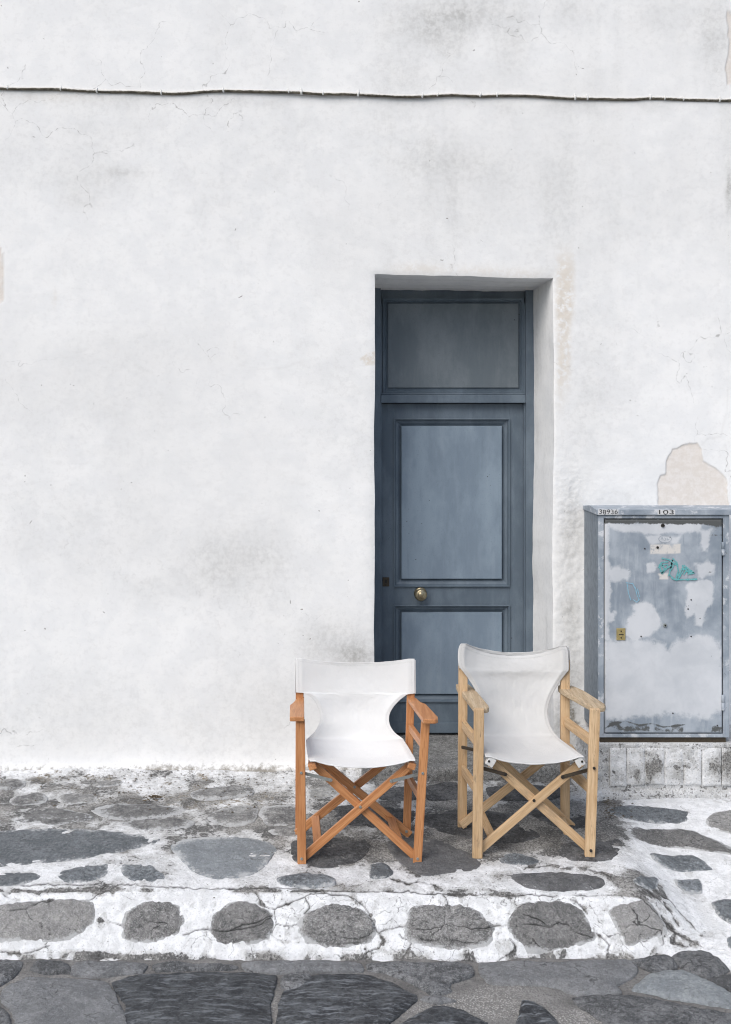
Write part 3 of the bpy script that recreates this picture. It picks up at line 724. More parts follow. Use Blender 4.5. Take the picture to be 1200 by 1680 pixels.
def build_pavement():
    xs = axis_lines([(-9, -1.95, 0.12), (-1.95, 2.05, 0.0040), (2.05, 9, 0.12)])
    ys = axis_lines([(3.6, 4.18, 0.03), (4.18, 4.50, 0.0030), (4.50, 5.0, 0.0062), (5.0, 5.80, 0.0090)])
    X, Y = np.meshgrid(xs, ys)
    Zb = ground(X, Y)
    u, v = uv_of(X, Y, Zb)
    ramp = sstep(1.06, 1.20, X + 0.06 * (fbm(X, Y, 5, 3, 91) - 0.5) + 0.10 * sstep(4.45, 4.25, Y) * 0)
    kerb = sstep(4.475, 4.455, Y) * (1 - ramp)
    Z = Zb + 0.016 * (fbm(X, Y, 2.2, 3, 101) - 0.5) * (1 - kerb) + 0.006 * (fbm(X, Y, 11, 4, 102) - 0.5) + 0.002 * (fbm(X, Y, 50, 2, 103) - 0.5)
    # traced cracks
    ck = np.zeros_like(X)
    wob = 6 * (fbm(X, Y, 38, 3, 111) - 0.5); wob2 = 6 * (fbm(X, Y, 38, 3, 112) - 0.5)
    sel = (u > -80) & (u < 1290) & (v > 1400)
    us, vs_ = (u + wob)[sel], (v + wob2)[sel]
    cks = np.zeros(us.shape)
    wid = 0.45 + 0.9 * fbm(X, Y, 6, 3, 113)[sel]
    for line in CRACKS:
        cks = np.maximum(cks, np.exp(-(seg_dist(us, vs_, line) / wid) ** 2))
    # loose debris line along the top of the kerb
    ck[sel] = cks * sstep(0.22, 0.48, fbm(X, Y, 13, 3, 114)[sel])
    Z -= 0.003 * ck
    white = np.full_like(X, 0.43)
    white += 0.9 * (fbm(X, Y, 10, 4, 161) - 0.5)
    white += 0.30 * sstep(1385, 1425, v) * sstep(0, 1, 1)
    white += 0.20 * sstep(1445, 1465, v) * kerb
    white = np.where(kerb > 0.5, 0.97 - 0.62 * sstep(1550, 1576, v) * sstep(0.35, 0.62, fbm(X, Y, 16, 4, 172)) - 0.35 * sstep(0.56, 0.72, fbm(X, Y, 24, 4, 173)), white)
    white += 0.16 * sstep(1310, 1275, v)
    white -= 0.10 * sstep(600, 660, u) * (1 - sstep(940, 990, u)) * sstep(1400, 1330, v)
    white += 0.20 * np.exp(-(((u - 300) / 160) ** 2 + ((v - 1400) / 22) ** 2))
    white = white * (1 - ramp) + 0.96 * ramp
    white -= 0.30 * ramp * sstep(0.58, 0.74, fbm(X, Y, 18, 4, 174))
    # flaking beside the cracks
    near = np.zeros_like(X); near[sel] = np.exp(-(np.min([seg_dist(us, vs_, l) for l in CRACKS[1:]], axis=0) / 4.5) ** 2)
    white -= 0.42 * near * sstep(0.40, 0.62, fbm(X, Y, 30, 3, 175))
    # bare rubble strip where pavement meets the kerb nosing and where the ramp starts
    nos = np.exp(-((v - 1462 - 6 * (u > 650)) / 5.0) ** 2) * (u < 1060) * sstep(0.40, 0.62, fbm(X, Y, 9, 4, 121))
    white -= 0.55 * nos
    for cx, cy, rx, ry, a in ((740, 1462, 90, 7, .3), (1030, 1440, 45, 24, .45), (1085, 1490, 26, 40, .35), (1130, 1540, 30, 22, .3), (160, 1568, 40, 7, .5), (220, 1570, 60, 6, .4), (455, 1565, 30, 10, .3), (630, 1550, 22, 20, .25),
                              (820, 1440, 30, 10, .35), (1010, 1315, 22, 20, .5), (985, 1350, 40, 30, .3), (640, 1395, 140, 32, .34), (860, 1365, 120, 32, .38), (560, 1400, 60, 20, .2), (430, 1350, 90, 18, .2), (120, 1320, 160, 16, .12)):  # more bare patches; those below the chairs also paint in the chairs' shade
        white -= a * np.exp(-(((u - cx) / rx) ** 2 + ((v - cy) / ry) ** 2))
    moss = 0.72 * np.exp(-((v - 1278) / 20) ** 2) * sstep(0.30, 0.62, fbm(X, Y, 7, 4, 171)) * (1 - sstep(560, 620, u)) + 0.62 * np.exp(-((v - 1318) / 24) ** 2) * (1 - sstep(470, 560, u)) * sstep(60, 250, u) + 0.4 * np.exp(-((v - 1290) / 25) ** 2) * sstep(600, 640, u) * (1 - ramp)
    moss += 0.7 * np.exp(-(((u - 1000) / 22) ** 2 + ((v - 1312) / 14) ** 2)) + 0.35 * np.exp(-(((u - 560) / 140) ** 2 + ((v - 1375) / 30) ** 2))
    moss += 0.5 * np.exp(-(((u - 810) / 12) ** 2 + ((v - 1438) / 14) ** 2))
    # tuck the sheet up against wall and under the step
    Z += 0.014 * np.exp(-np.clip(WALL_Y - 0.02 - Y, 0, 5) / 0.04) * (X < 0)
    # carve under the street line so that the edge crumbles
    Z += np.where(v > 1560, 0.018 * (fbm(X, Y, 14, 4, 131) - 0.5), 0)
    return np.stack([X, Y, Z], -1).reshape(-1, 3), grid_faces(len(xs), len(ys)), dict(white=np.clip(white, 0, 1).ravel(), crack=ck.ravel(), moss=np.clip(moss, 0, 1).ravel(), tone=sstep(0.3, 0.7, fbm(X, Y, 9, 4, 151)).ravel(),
        crack_mask=(sstep(0.50, 0.60, fbm(X, Y, 3.6, 3, 152)) * np.maximum(kerb, 0.45)).ravel())
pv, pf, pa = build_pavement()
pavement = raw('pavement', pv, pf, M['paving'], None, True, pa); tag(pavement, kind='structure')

def build_street():
    xs = axis_lines([(-400, -9, 60), (-9, -1.9, 0.2), (-1.9, 1.9, 0.010), (1.9, 9, 0.2), (9, 400, 60)])
    ys = axis_lines([(-600, -6, 60), (-6, 3.6, 0.2), (3.6, 4.40, 0.008), (4.40, 5.6, 0.2), (5.6, 600, 80)])
    X, Y = np.meshgrid(xs, ys)
    near = (np.abs(X) < 9) & (Y > -6) & (Y < 5.6)
    Z = STREET_Z + np.where(near, 0.014 * (fbm(X, Y, 5, 4, 141) - 0.5) + 0.005 * (fbm(X, Y, 30, 3, 142) - 0.5), 0)
    Z = np.where(Y > 4.45, STREET_Z - 0.02, Z); Z = np.where(Y > 5.6, -0.5, Z)
    u, v = uv_of(X, np.maximum(Y, 0.5), Z)
    pale = np.zeros_like(X)
    for cx, cy, rx, ry, a in ((790, 1650, 80, 26, 1.0), (960, 1670, 90, 18, 0.9), (840, 1620, 60, 10, .5), (480, 1590, 60, 8, .5), (447, 1660, 8, 40, .6), (195, 1620, 10, 20, .5), (690, 1660, 30, 16, .6), (600, 1592, 80, 6, .35)):
        pale += a * np.exp(-(((u - cx) / rx) ** 2 + ((v - cy) / ry) ** 2) ** 2) * (Y > 2)
    Z = Z + 0.006 * pale * near * (fbm(X, Y, 60, 2, 143) - 0.3)
    return np.stack([X, Y, Z], -1).reshape(-1, 3), grid_faces(len(xs), len(ys)), dict(pale=np.clip(pale, 0, 1).ravel())
tv, tf, ta = build_street()
street = raw('street', tv, tf, M['street'], None, True, ta); tag(street, kind='structure')

# ------------------------------------------------------------------ paving stones, each a piece of its own
def closed_spline(pts, n):
    pts = np.asarray(pts, float); m = len(pts)
    t = np.linspace(0, m, n, endpoint=False); i = np.floor(t).astype(int); f = (t - i)[:, None]
    p0, p1, p2, p3 = pts[(i - 1) % m], pts[i % m], pts[(i + 1) % m], pts[(i + 2) % m]
    return 0.5 * (2 * p1 + (p2 - p0) * f + (2 * p0 - 5 * p1 + 4 * p2 - p3) * f ** 2 + (3 * p1 - p0 - 3 * p2 + p3) * f ** 3)

def stone(pts_px, mat, parent, fn=ground, hgt=0.006, sharp=0.0, seed=[0], world=False, name='stone', base_h=-0.003, tilt=0.0, grow=1.0, fine=False):
    seed[0] += 1; sd = seed[0]
    w = np.array(pts_px, float) if world else np.array([gp(x, y, fn) for x, y in pts_px])
    n = 170 if fine else 84
    w = w.mean(0) + (w - w.mean(0)) * grow
    o = closed_spline(w, n)
    if sharp:                                            # keep corners of broken slabs
        m = len(w); t = np.linspace(0, m, n, endpoint=False); i = np.floor(t).astype(int); f = (t - i)[:, None]
        o = o * (1 - sharp) + (w[i % m] * (1 - f) + w[(i + 1) % m] * f) * sharp
    c = o.mean(0)
    rad = np.hypot(*(o - c).T)
    th = np.arange(n)
    j = (fbm(o[:, 0], o[:, 1], 16, 3, 200 + sd) - 0.5) * 0.014 + (fbm(o[:, 0], o[:, 1], 55, 3, 300 + sd) - 0.5) * 0.008
    o = o + ((o - c) / rad[:, None]) * j[:, None]
    fr = [1.0, 0.99, 0.97, 0.94, 0.90, 0.85, 0.79, 0.72, 0.64, 0.55, 0.46, 0.36, 0.26, 0.13]
    if fine: fr = [1.0, 0.992, 0.98, 0.965] + list(np.linspace(0.945, 0.04, 34))
    V = []; E = []
    for k_, r in enumerate(fr):
        q = c + (o - c) * r
        z = fn(q[:, 0], q[:, 1]) if fn is ground else np.full(n, STREET_Z)
        dome = base_h + hgt * (1 - max(0, (r - 0.55) / 0.45) ** 2.2)
        if k_ == 0: dome = -0.035
        z = z + dome + (fbm(q[:, 0], q[:, 1], 13, 4, 400 + sd) - 0.5) * 0.016 * (k_ > 0) * min(1.0, 0.25 + (1 - r) * 4) + (fbm(q[:, 0], q[:, 1], 45, 3, 500 + sd) - 0.5) * 0.008 * (k_ > 0) + tilt * (q[:, 1] - c[1])
        V.append(np.stack([q[:, 0], q[:, 1], z], -1)); E.append(np.full(n, r))
    zc = float(V[-1][:, 2].mean())
    V = np.concatenate(V + [np.array([[c[0], c[1], zc]])]); E = np.concatenate(E + [[0.0]])
    ck = np.zeros(len(V))
    if fine:                                             # the cracks run on through the stones
        uu_, vv_ = uv_of(V[:, 0], V[:, 1], V[:, 2])
        wob = 6 * (fbm(V[:, 0], V[:, 1], 38, 3, 111) - 0.5); wob2 = 6 * (fbm(V[:, 0], V[:, 1], 38, 3, 112) - 0.5)
        for line in CRACKS: ck = np.maximum(ck, np.exp(-(seg_dist(uu_ + wob, vv_ + wob2, line) / (0.5 + 0.9 * fbm(V[:, 0], V[:, 1], 6, 3, 113))) ** 2))
        ck = ck * sstep(0.25, 0.55, fbm(V[:, 0], V[:, 1], 13, 3, 114)); V[:, 2] -= 0.003 * ck
    Q = []
    for k_ in range(len(fr) - 1):
        a = k_ * n + th; b = k_ * n + (th + 1) % n
        Q.append(np.stack([a, b, b + n, a + n], -1))
    Q = np.concatenate(Q)
    last = (len(fr) - 1) * n
    me = bpy.data.meshes.new(name)
    me.from_pydata(V.tolist(), [], Q.tolist() + [(last + i, last + (i + 1) % n, len(V) - 1) for i in range(n)])
    at = me.attributes.new('edge', 'FLOAT', 'POINT'); at.data.foreach_set('value', E.astype(np.float32))
    at = me.attributes.new('crack', 'FLOAT', 'POINT'); at.data.foreach_set('value', ck.astype(np.float32))
    return link(name, me, mat, parent, True)

KERB = [
    [(-40, 1490), (0, 1484), (87, 1475), (147, 1478), (160, 1497), (150, 1520), (110, 1540), (33, 1545), (-40, 1540)],
    [(200, 1523), (210, 1497), (240, 1479), (277, 1478), (302, 1497), (302, 1523), (280, 1540), (247, 1547), (207, 1543)],
    [(343, 1520), (363, 1490), (400, 1478), (430, 1487), (450, 1503), (447, 1530), (427, 1547), (390, 1550), (355, 1545)],
    [(488, 1517), (510, 1493), (553, 1482), (590, 1487), (613, 1507), (618, 1533), (600, 1550), (550, 1553), (500, 1543)],
    [(667, 1503), (687, 1487), (750, 1485), (790, 1497), (813, 1520), (803, 1548), (763, 1557), (700, 1550), (668, 1540)],
    [(835, 1507), (853, 1482), (917, 1480), (957, 1497), (978, 1530), (967, 1547), (900, 1558), (867, 1560), (837, 1537)],
    [(1000, 1493), (1033, 1482), (1067, 1482), (1090, 1517), (1087, 1533), (1033, 1552), (1020, 1540)],
    [(-250, 1500), (-200, 1484), (-130, 1480), (-95, 1500), (-105, 1530), (-160, 1546), (-235, 1540)], [(-400, 1505), (-380, 1486), (-320, 1482), (-295, 1505), (-310, 1535), (-385, 1540)],
]
EDGE_ROW = [
    [(-20, 1436), (40, 1432), (65, 1433), (62, 1445), (30, 1453), (-20, 1454)], [(97, 1433), (133, 1422), (175, 1418), (173, 1437), (140, 1448), (103, 1447)],
    [(198, 1422), (233, 1415), (260, 1427), (272, 1442), (253, 1448), (213, 1445)], [(458, 1440), (503, 1433), (547, 1440), (547, 1453), (510, 1457), (463, 1452)],
    [(607, 1420), (630, 1417), (645, 1430), (633, 1440), (608, 1438)], [(820, 1407), (843, 1400), (885, 1413), (860, 1420), (825, 1417)],
    [(1040, 1443), (1077, 1440), (1078, 1453), (1060, 1458)],
]
BIG = [
    [(-40, 1367), (0, 1363), (133, 1360), (260, 1373), (247, 1390), (133, 1410), (0, 1425), (-40, 1428)],
    [(278, 1390), (317, 1375), (400, 1375), (437, 1380), (455, 1393), (440, 1417), (410, 1437), (350, 1443), (317, 1430)],
]
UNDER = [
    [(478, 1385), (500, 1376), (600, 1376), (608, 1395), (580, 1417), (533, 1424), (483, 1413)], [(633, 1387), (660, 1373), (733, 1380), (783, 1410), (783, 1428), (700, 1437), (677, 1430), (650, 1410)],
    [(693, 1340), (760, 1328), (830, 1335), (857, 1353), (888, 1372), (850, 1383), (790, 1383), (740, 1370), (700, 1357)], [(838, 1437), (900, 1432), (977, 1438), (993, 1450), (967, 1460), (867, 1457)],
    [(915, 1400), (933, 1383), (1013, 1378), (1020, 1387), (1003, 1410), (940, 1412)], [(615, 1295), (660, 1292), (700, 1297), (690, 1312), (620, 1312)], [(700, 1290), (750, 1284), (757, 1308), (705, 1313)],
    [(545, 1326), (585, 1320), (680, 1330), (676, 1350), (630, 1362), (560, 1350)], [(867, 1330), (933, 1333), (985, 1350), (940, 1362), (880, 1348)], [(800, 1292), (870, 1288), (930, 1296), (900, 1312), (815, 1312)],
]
DUSTY = [
    [(507, 1297), (550, 1289), (557, 1305), (510, 1312)], [(-10, 1280), (37, 1280), (40, 1290), (7, 1295), (-12, 1293)], [(27, 1343), (67, 1325), (133, 1333), (153, 1343), (100, 1353), (37, 1350)],
    [(200, 1350), (250, 1343), (317, 1347), (300, 1360), (233, 1362)], [(340, 1337), (377, 1325), (420, 1322), (420, 1345), (380, 1357), (350, 1350)], [(313, 1300), (360, 1290), (410, 1292), (410, 1305), (330, 1313)],
    [(427, 1327), (480, 1320), (500, 1340), (483, 1352), (440, 1353)], [(143, 1283), (200, 1281), (195, 1290), (150, 1292)], [(95, 1305), (150, 1303), (158, 1315), (105, 1318)], [(150, 1330), (200, 1318), (300, 1326), (285, 1338), (200, 1345)],
    [(440, 1362), (500, 1356), (520, 1366), (470, 1374)], [(20, 1308), (70, 1302), (75, 1316), (25, 1322)],
]
RAMP = [
    [(998, 1327), (1033, 1322), (1130, 1330), (1135, 1340), (1117, 1352), (1033, 1345), (1003, 1337)], [(1027, 1362), (1047, 1357), (1133, 1362), (1197, 1390), (1205, 1403), (1127, 1393), (1040, 1377)],
    [(1158, 1350), (1167, 1335), (1230, 1330), (1240, 1372), (1170, 1362)], [(1108, 1443), (1147, 1443), (1152, 1463), (1123, 1463)],
    [(1167, 1480), (1200, 1475), (1235, 1500), (1200, 1515), (1180, 1503)], [(1193, 1540), (1220, 1530), (1240, 1570), (1200, 1562)], [(1067, 1400), (1133, 1403), (1167, 1425), (1160, 1428), (1090, 1422)],
    [(1230, 1420), (1300, 1425), (1310, 1460), (1250, 1455)],
]
STREET = [
    ('mid_slab', [(-30, 1578), (38, 1580), (30, 1600), (0, 1620), (-30, 1625)]), ('mid_slab', [(7, 1622), (50, 1606), (170, 1611), (187, 1630), (210, 1672), (205, 1720), (30, 1720), (20, 1665), (0, 1645)]),
    ('mid_slab', [(-30, 1650), (0, 1653), (15, 1668), (25, 1720), (-30, 1720)]), ('dark_slate', [(182, 1614), (240, 1600), (400, 1597), (455, 1605), (446, 1650), (438, 1720), (215, 1720), (205, 1655)]),
    ('mid_slab', [(462, 1605), (490, 1600), (511, 1605), (505, 1622), (470, 1628), (460, 1618)]), ('dark_slate', [(460, 1635), (512, 1602), (600, 1600), (645, 1615), (682, 1634), (686, 1645), (640, 1682), (630, 1720), (452, 1720)]),
    ('dark_slate', [(640, 1695), (715, 1652), (760, 1660), (800, 1680), (800, 1720), (640, 1720)]), ('mid_slab', [(600, 1583), (667, 1580), (770, 1583), (777, 1600), (740, 1617), (741, 1630), (710, 1637), (677, 1617), (633, 1600), (603, 1593)]),
    ('mid_slab', [(785, 1582), (900, 1580), (1027, 1576), (1046, 1586), (1046, 1600), (1015, 1620), (1020, 1632), (970, 1640), (930, 1632), (910, 1623), (800, 1614)]),
    ('pale_slate', [(1038, 1623), (1067, 1600), (1120, 1593), (1160, 1610), (1200, 1633), (1225, 1660), (1167, 1653), (1040, 1628)]),
    ('mid_slab', [(1100, 1569), (1160, 1556), (1197, 1595), (1160, 1608), (1117, 1590)]), ('mid_slab', [(1035, 1578), (1098, 1569), (1113, 1590), (1075, 1598), (1050, 1588)]),
    ('dark_slate', [(843, 1700), (857, 1643), (887, 1653), (915, 1680), (915, 1740), (843, 1740)]), ('mid_slab', [(935, 1640), (1033, 1634), (1165, 1659), (1225, 1674), (1225, 1720), (1030, 1720), (985, 1675)]),
    ('mid_slab', [(1165, 1612), (1203, 1600), (1225, 1640), (1203, 1630)]), ('mid_slab', [(125, 1582), (240, 1583), (235, 1598), (160, 1604), (118, 1600)]), ('mid_slab', [(398, 1583), (500, 1581), (592, 1583), (597, 1596), (515, 1597), (455, 1600), (402, 1594)]), ('mid_slab', [(690, 1643), (722, 1639), (748, 1645), (716, 1650)]),
    ('mid_slab', [(60, 1580), (110, 1582), (120, 1598), (70, 1600), (50, 1592)]), ('mid_slab', [(250, 1586), (330, 1584), (390, 1588), (380, 1594), (260, 1597)]),
    ('dark_slate', [(220, 1740), (430, 1735), (450, 1800), (420, 1850), (230, 1850)]), ('mid_slab', [(-20, 1740), (190, 1740), (205, 1840), (20, 1860)]), ('mid_slab', [(470, 1740), (700, 1735), (720, 1840), (480, 1850)]),
    ('dark_slate', [(740, 1750), (960, 1760), (980, 1850), (750, 1850)]), ('mid_slab', [(1000, 1740), (1260, 1740), (1270, 1850), (1010, 1850)]), ('mid_slab', [(-300, 1600), (-60, 1590), (-50, 1700), (-290, 1720)]), ('dark_slate', [(1250, 1640), (1420, 1640), (1430, 1730), (1250, 1730)]),
]
for s_ in KERB: stone(s_, M['kerb_stone'], pavement, hgt=0.012, base_h=-0.0025, grow=1.035, fine=True)
for s_ in EDGE_ROW: stone(s_, M['slate'], pavement, hgt=0.006, base_h=0.001)
for s_ in BIG: stone(s_, M['slate'], pavement, hgt=0.005, base_h=0.001, sharp=0.3)
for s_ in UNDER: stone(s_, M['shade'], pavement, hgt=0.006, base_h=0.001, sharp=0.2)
for s_ in DUSTY: stone(s_, M['dusty'], pavement, hgt=0.006, base_h=0.0)
for i, s_ in enumerate(RAMP): stone(s_, M['kerb_stone' if i in (1, 2) else 'slate'], pavement, hgt=0.007, base_h=0.001, sharp=0.3)
for mt, s_ in STREET: stone(s_, M[mt], street, fn=street_fn, hgt=0.012, base_h=0.006, sharp=0.6, grow=1.0)

# ------------------------------------------------------------------ cable along the wall
CAB = [(-1150, 128), (-900, 133), (-620, 131), (-380, 137), (-200, 139), (-90, 141), (-30, 143), (0, 145), (50, 146), (100, 147), (160, 150), (220, 151), (265, 153), (300, 153.5), (340, 150.5), (367, 149.5), (400, 150), (475, 151.5), (530, 154.5), (585, 155), (640, 158), (690, 158.5), (740, 156), (785, 157.5), (860, 157), (905, 160), (945, 161.5), (1030, 163.5), (1066, 161.5), (1120, 163.5), (1180, 165), (1230, 165), (1290, 166), (1430, 169), (1620, 168), (1850, 173), (2100, 172), (2330, 177)]
def wallpt(px, py, out): return Vector(((px - CX) / WS, WALL_Y - out, H - (py - HY) / WS))
cable = empty('cable', wallpt(600, 156, 0.012)); tag(cable, 'old dark cable half painted white running across the upper wall', 'cable')
CBL = cable.location.copy()
def build_cable():
    pts = np.array([wallpt(x, y, 0.006) for x, y in CAB]); n = 1100
    t = np.linspace(0, len(pts) - 1, n); i = np.minimum(t.astype(int), len(pts) - 2); f = (t - i)[:, None]
    g = lambda k: pts[np.clip(k, 0, len(pts) - 1)]
    p0, p1, p2, p3 = g(i - 1), g(i), g(i + 1), g(i + 2)
    c = 0.5 * (2 * p1 + (p2 - p0) * f + (2 * p0 - 5 * p1 + 4 * p2 - p3) * f ** 2 + (3 * p1 - p0 - 3 * p2 + p3) * f ** 3)
    c[:, 2] += 0.003 * (fbm(c[:, 0], c[:, 0] * 0, 9, 3, 601) - 0.5)
    c[:, 1] -= 0.004 * fbm(c[:, 0], c[:, 0] * 0, 6, 2, 602)
    k = 14; V = []; Pn = []
    for a in range(k):
        th = 2 * math.pi * a / k
        r = 0.0088 * (1 + 0.25 * (fbm(c[:, 0] * 1.0, np.full(n, th), 12, 3, 603) - 0.5))
        V.append(np.stack([c[:, 0], c[:, 1] + r * math.cos(th), c[:, 2] + r * math.sin(th)], -1)); Pn.append(np.full(n, 0.47 + 0.62 * math.sin(th)) + 0.25 * (fbm(c[:, 0], c[:, 0] * 0, 2.3, 3, 604) - 0.5))
    V = np.stack(V); Pn = np.stack(Pn)
    q = []
    for a in range(k):
        b = (a + 1) % k; i = np.arange(n - 1)
        q.append(np.stack([a * n + i, a * n + i + 1, b * n + i + 1, b * n + i], -1))
    return V.reshape(-1, 3), np.concatenate(q), dict(paint=np.clip(Pn, 0, 1).ravel())
cv, cf, ca = build_cable()
raw('cable_sheath', cv - np.array(CBL), cf, M['cable'], cable, True, ca)
cxs = np.array([c[0] for c in CAB]); cys = np.array([c[1] for c in CAB])
def clip_mesh(kind):
    bm = bmesh.new(); ns, nr = 10, 6
    rings = []
    w = 0.0048 + 0.001 * kind
    for i in range(ns + 1):
        a = -0.2 + (math.pi + 0.4) * i / ns - math.pi / 2
        r = 0.0100; cx, cz = -r * math.cos(a), r * math.sin(a)
        rings.append([bm.verts.new((w * math.cos(2 * math.pi * j / nr), cx * (1 + 0.22 * math.sin(2 * math.pi * j / nr)), cz * (1 + 0.22 * math.sin(2 * math.pi * j / nr)))) for j in range(nr)])
    for a, b in zip(rings[:-1], rings[1:]):
        for j in range(nr): bm.faces.new((a[j], a[(j + 1) % nr], b[(j + 1) % nr], b[j]))
    bm.faces.new(rings[0]); bm.faces.new(rings[-1])
    lathe(bm, [(0.0045, 0), (0.0052, 0.006), (0.003, 0.009)], 8, Matrix.Translation((0, 0.004, 0.0125)) @ FRONT)
    return bm
clip0 = None
for i, x in enumerate((14, 101, 160, 265, 367, 474, 495, 530, 588, 693, 718, 788, 815, 943, 963, 1066, 1090, 1120, 1180, 1262, -60, -170, -300, -420, 1350, 1480, 1600, 1740)):
    y = float(np.interp(x, cxs, cys)); p = wallpt(x, y - 0.3, 0.009) - CBL
    if clip0 is None: clip0 = from_bm('clip', clip_mesh(0), M['clip'], cable, True); o = clip0
    else: o = clip0.copy(); COL.objects.link(o)
    o.location = p; o.rotation_euler = (0, random.uniform(-0.3, 0.3), 0); s = random.uniform(0.75, 1.15); o.scale = (s, 1, s)

# ------------------------------------------------------------------ metal cabinet on its plinth
CY = 5.39; cs = F / CY
def cx_(px): return (px - CX) / cs
def cz_(py): return H - (py - HY) / cs
CL, CR, CT, CB = cx_(982), cx_(1197), cz_(845), cz_(1210)
cab = empty('utility_cabinet', ((CL + CR) / 2, CY + 0.16, CB)); CBASE = cab.location.copy()
tag(cab, 'weathered blue-grey and white metal utility cabinet marked 103 against the wall', 'cabinet')
DL, DR, DT, DB = cx_(992.5), cx_(1185.5), cz_(852), cz_(1203)
body = boxes('body', [(CL, DL - 0.004, CY, CY + 0.345, CB, CT), (DR + 0.004, CR, CY, CY + 0.345, CB, CT), (DL - 0.004, DR + 0.004, CY, CY + 0.345, DT + 0.004, CT - 0.001), (DL - 0.004, DR + 0.004, CY + 0.001, CY + 0.345, CB, DB - 0.003)], M['cab'], cab, CBASE, 0.0025)
boxes('side_panel', [(CL - 0.003, CL + 0.002, CY + 0.004, CY + 0.345, CB + 0.001, CT - 0.001)], M['cab_side'], cab, CBASE, 0.001)
boxes('inner_panel', [(DL - 0.01, DR + 0.01, CY + 0.03, CY + 0.05, DB - 0.01, DT + 0.01)], M['gap'], cab, CBASE, 0)
# lid with a shallow ridge, overhanging all round
bm = bmesh.new()
lx0, lx1 = cx_(978.5), cx_(1222); ly0, ly1 = CY - 0.012, WALL_Y + 0.01; zc0, zc1, zr_ = cz_(844.5), cz_(836), cz_(829)
prof = [(ly0, zc0), (ly0, zc1), ((ly0 + ly1) / 2, zc1 + 0.008), (ly1, zc1 - 0.006), (ly1, zc0)]
a = [bm.verts.new((lx0 - 0.0, y, z)) for y, z in prof]; b = [bm.verts.new((lx1, y, z)) for y, z in prof]
bm.faces.new(a); bm.faces.new(b)
for i in range(len(prof)): bm.faces.new((a[i], a[(i + 1) % len(prof)], b[(i + 1) % len(prof)], b[i]))
bevel(bm, 0.002)
lid = rel(from_bm('lid', bm, M['cab'], cab), CBASE)
# the door, a fine sheet so that the paint patches have their own outlines
def build_cab_door():
    xs = np.linspace(DL, DR, 140); zs = np.linspace(DB, DT, 250)
    X, Z = np.meshgrid(xs, zs); u = CX + cs * X; v = HY + cs * (H - Z)
    Y = CY - 0.002 + 0.004 * (fbm(X, Z, 4, 3, 701) - 0.5)
    Y = Y + 0.010 * np.clip(1 - np.minimum(np.minimum(X - DL, DR - X), np.minimum(Z - DB, DT - Z)) / 0.005, 0, 1) ** 2
    jag = 9 * (fbm(X, Z, 12, 4, 702) - 0.5)
    paint = np.zeros_like(X)
    for poly, s in (([(990, 1052), (1020, 1050), (1060, 1048), (1082, 1052), (1095, 1066), (1108, 1058), (1130, 1046), (1160, 1044), (1178, 1050), (1188, 1070), (1190, 1165), (1150, 1178), (1090, 1172), (1030, 1178), (992, 1180)], 9),
                    ([(1026, 1040), (1032, 1012), (1040, 1002), (1034, 992), (1044, 988), (1062, 986), (1072, 996), (1080, 1010), (1085, 1022), (1078, 1034), (1064, 1046), (1040, 1052)], 4),
                    ([(1124, 1000), (1130, 972), (1128, 962), (1145, 952), (1160, 948), (1170, 952), (1170, 990), (1158, 1010), (1152, 1028), (1144, 1024), (1140, 1004), (1128, 1012)], 3),
                    ([(994, 856), (1040, 858), (1100, 856), (1150, 860), (1150, 872), (1080, 878), (1010, 872)], 4), ([(1058, 880), (1080, 876), (1116, 880), (1112, 892), (1066, 892)], 3), ([(1150, 870), (1168, 868), (1160, 905), (1152, 905)], 4),
                    ([(1140, 925), (1160, 918), (1175, 925), (1172, 945), (1150, 950)], 4), ([(995, 935), (1015, 930), (1035, 938), (1030, 950), (1000, 952)], 6), ([(996, 1010), (1008, 1006), (1010, 1018), (998, 1022)], 3), ([(1063, 925), (1074, 922), (1074, 936), (1064, 936)], 2), ([(990, 855), (1000, 855), (999, 1050), (990, 1050)], 3)):
        paint = np.maximum(paint, sstep(-s * 1.6 - 4, s * 1.6 + 4, poly_sd(u, v, poly) + jag * 1.1))
    paint = paint * 0.86 + 0.08
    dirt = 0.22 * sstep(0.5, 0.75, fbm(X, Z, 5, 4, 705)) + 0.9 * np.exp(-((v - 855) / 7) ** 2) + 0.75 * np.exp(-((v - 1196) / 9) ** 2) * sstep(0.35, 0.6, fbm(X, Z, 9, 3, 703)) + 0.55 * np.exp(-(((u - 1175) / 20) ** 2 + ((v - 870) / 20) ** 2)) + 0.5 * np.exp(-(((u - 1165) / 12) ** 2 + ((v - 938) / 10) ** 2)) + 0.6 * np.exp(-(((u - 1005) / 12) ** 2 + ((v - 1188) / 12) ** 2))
    dirt += 0.55 * np.exp(-(seg_dist(u + jag * .3, v + jag * .3, [(992, 1195), (1010, 1186), (1028, 1183), (1050, 1190), (1070, 1187), (1088, 1192), (1130, 1188)]) / 1.8) ** 2)
    for l in ([(995, 870), (1050, 875), (1120, 878), (1185, 878)], [(1030, 1009), (1060, 1011), (1104, 1013)], [(1010, 996), (1040, 997)]): dirt += 0.45 * np.exp(-(seg_dist(u, v, l) / 0.9) ** 2)
    bare = sstep(-1, 1.5, poly_sd(u, v, [(1067, 893), (1117, 892), (1117, 908), (1067, 909)]) + jag * 0.3) + sstep(-1, 2, poly_sd(u, v, [(1080, 941), (1096, 940), (1096, 950), (1082, 950)]) + jag * .5)
    return np.stack([X, Y, Z], -1).reshape(-1, 3), grid_faces(140, 250), dict(paint=paint.ravel(), dirt=np.clip(dirt, 0, 1).ravel(), bare=np.clip(bare, 0, 1).ravel())
dv, df_, da = build_cab_door()
cdoor = raw('cabinet_door', dv - np.array(CBASE), df_, M['cab_door'], cab, True, da)
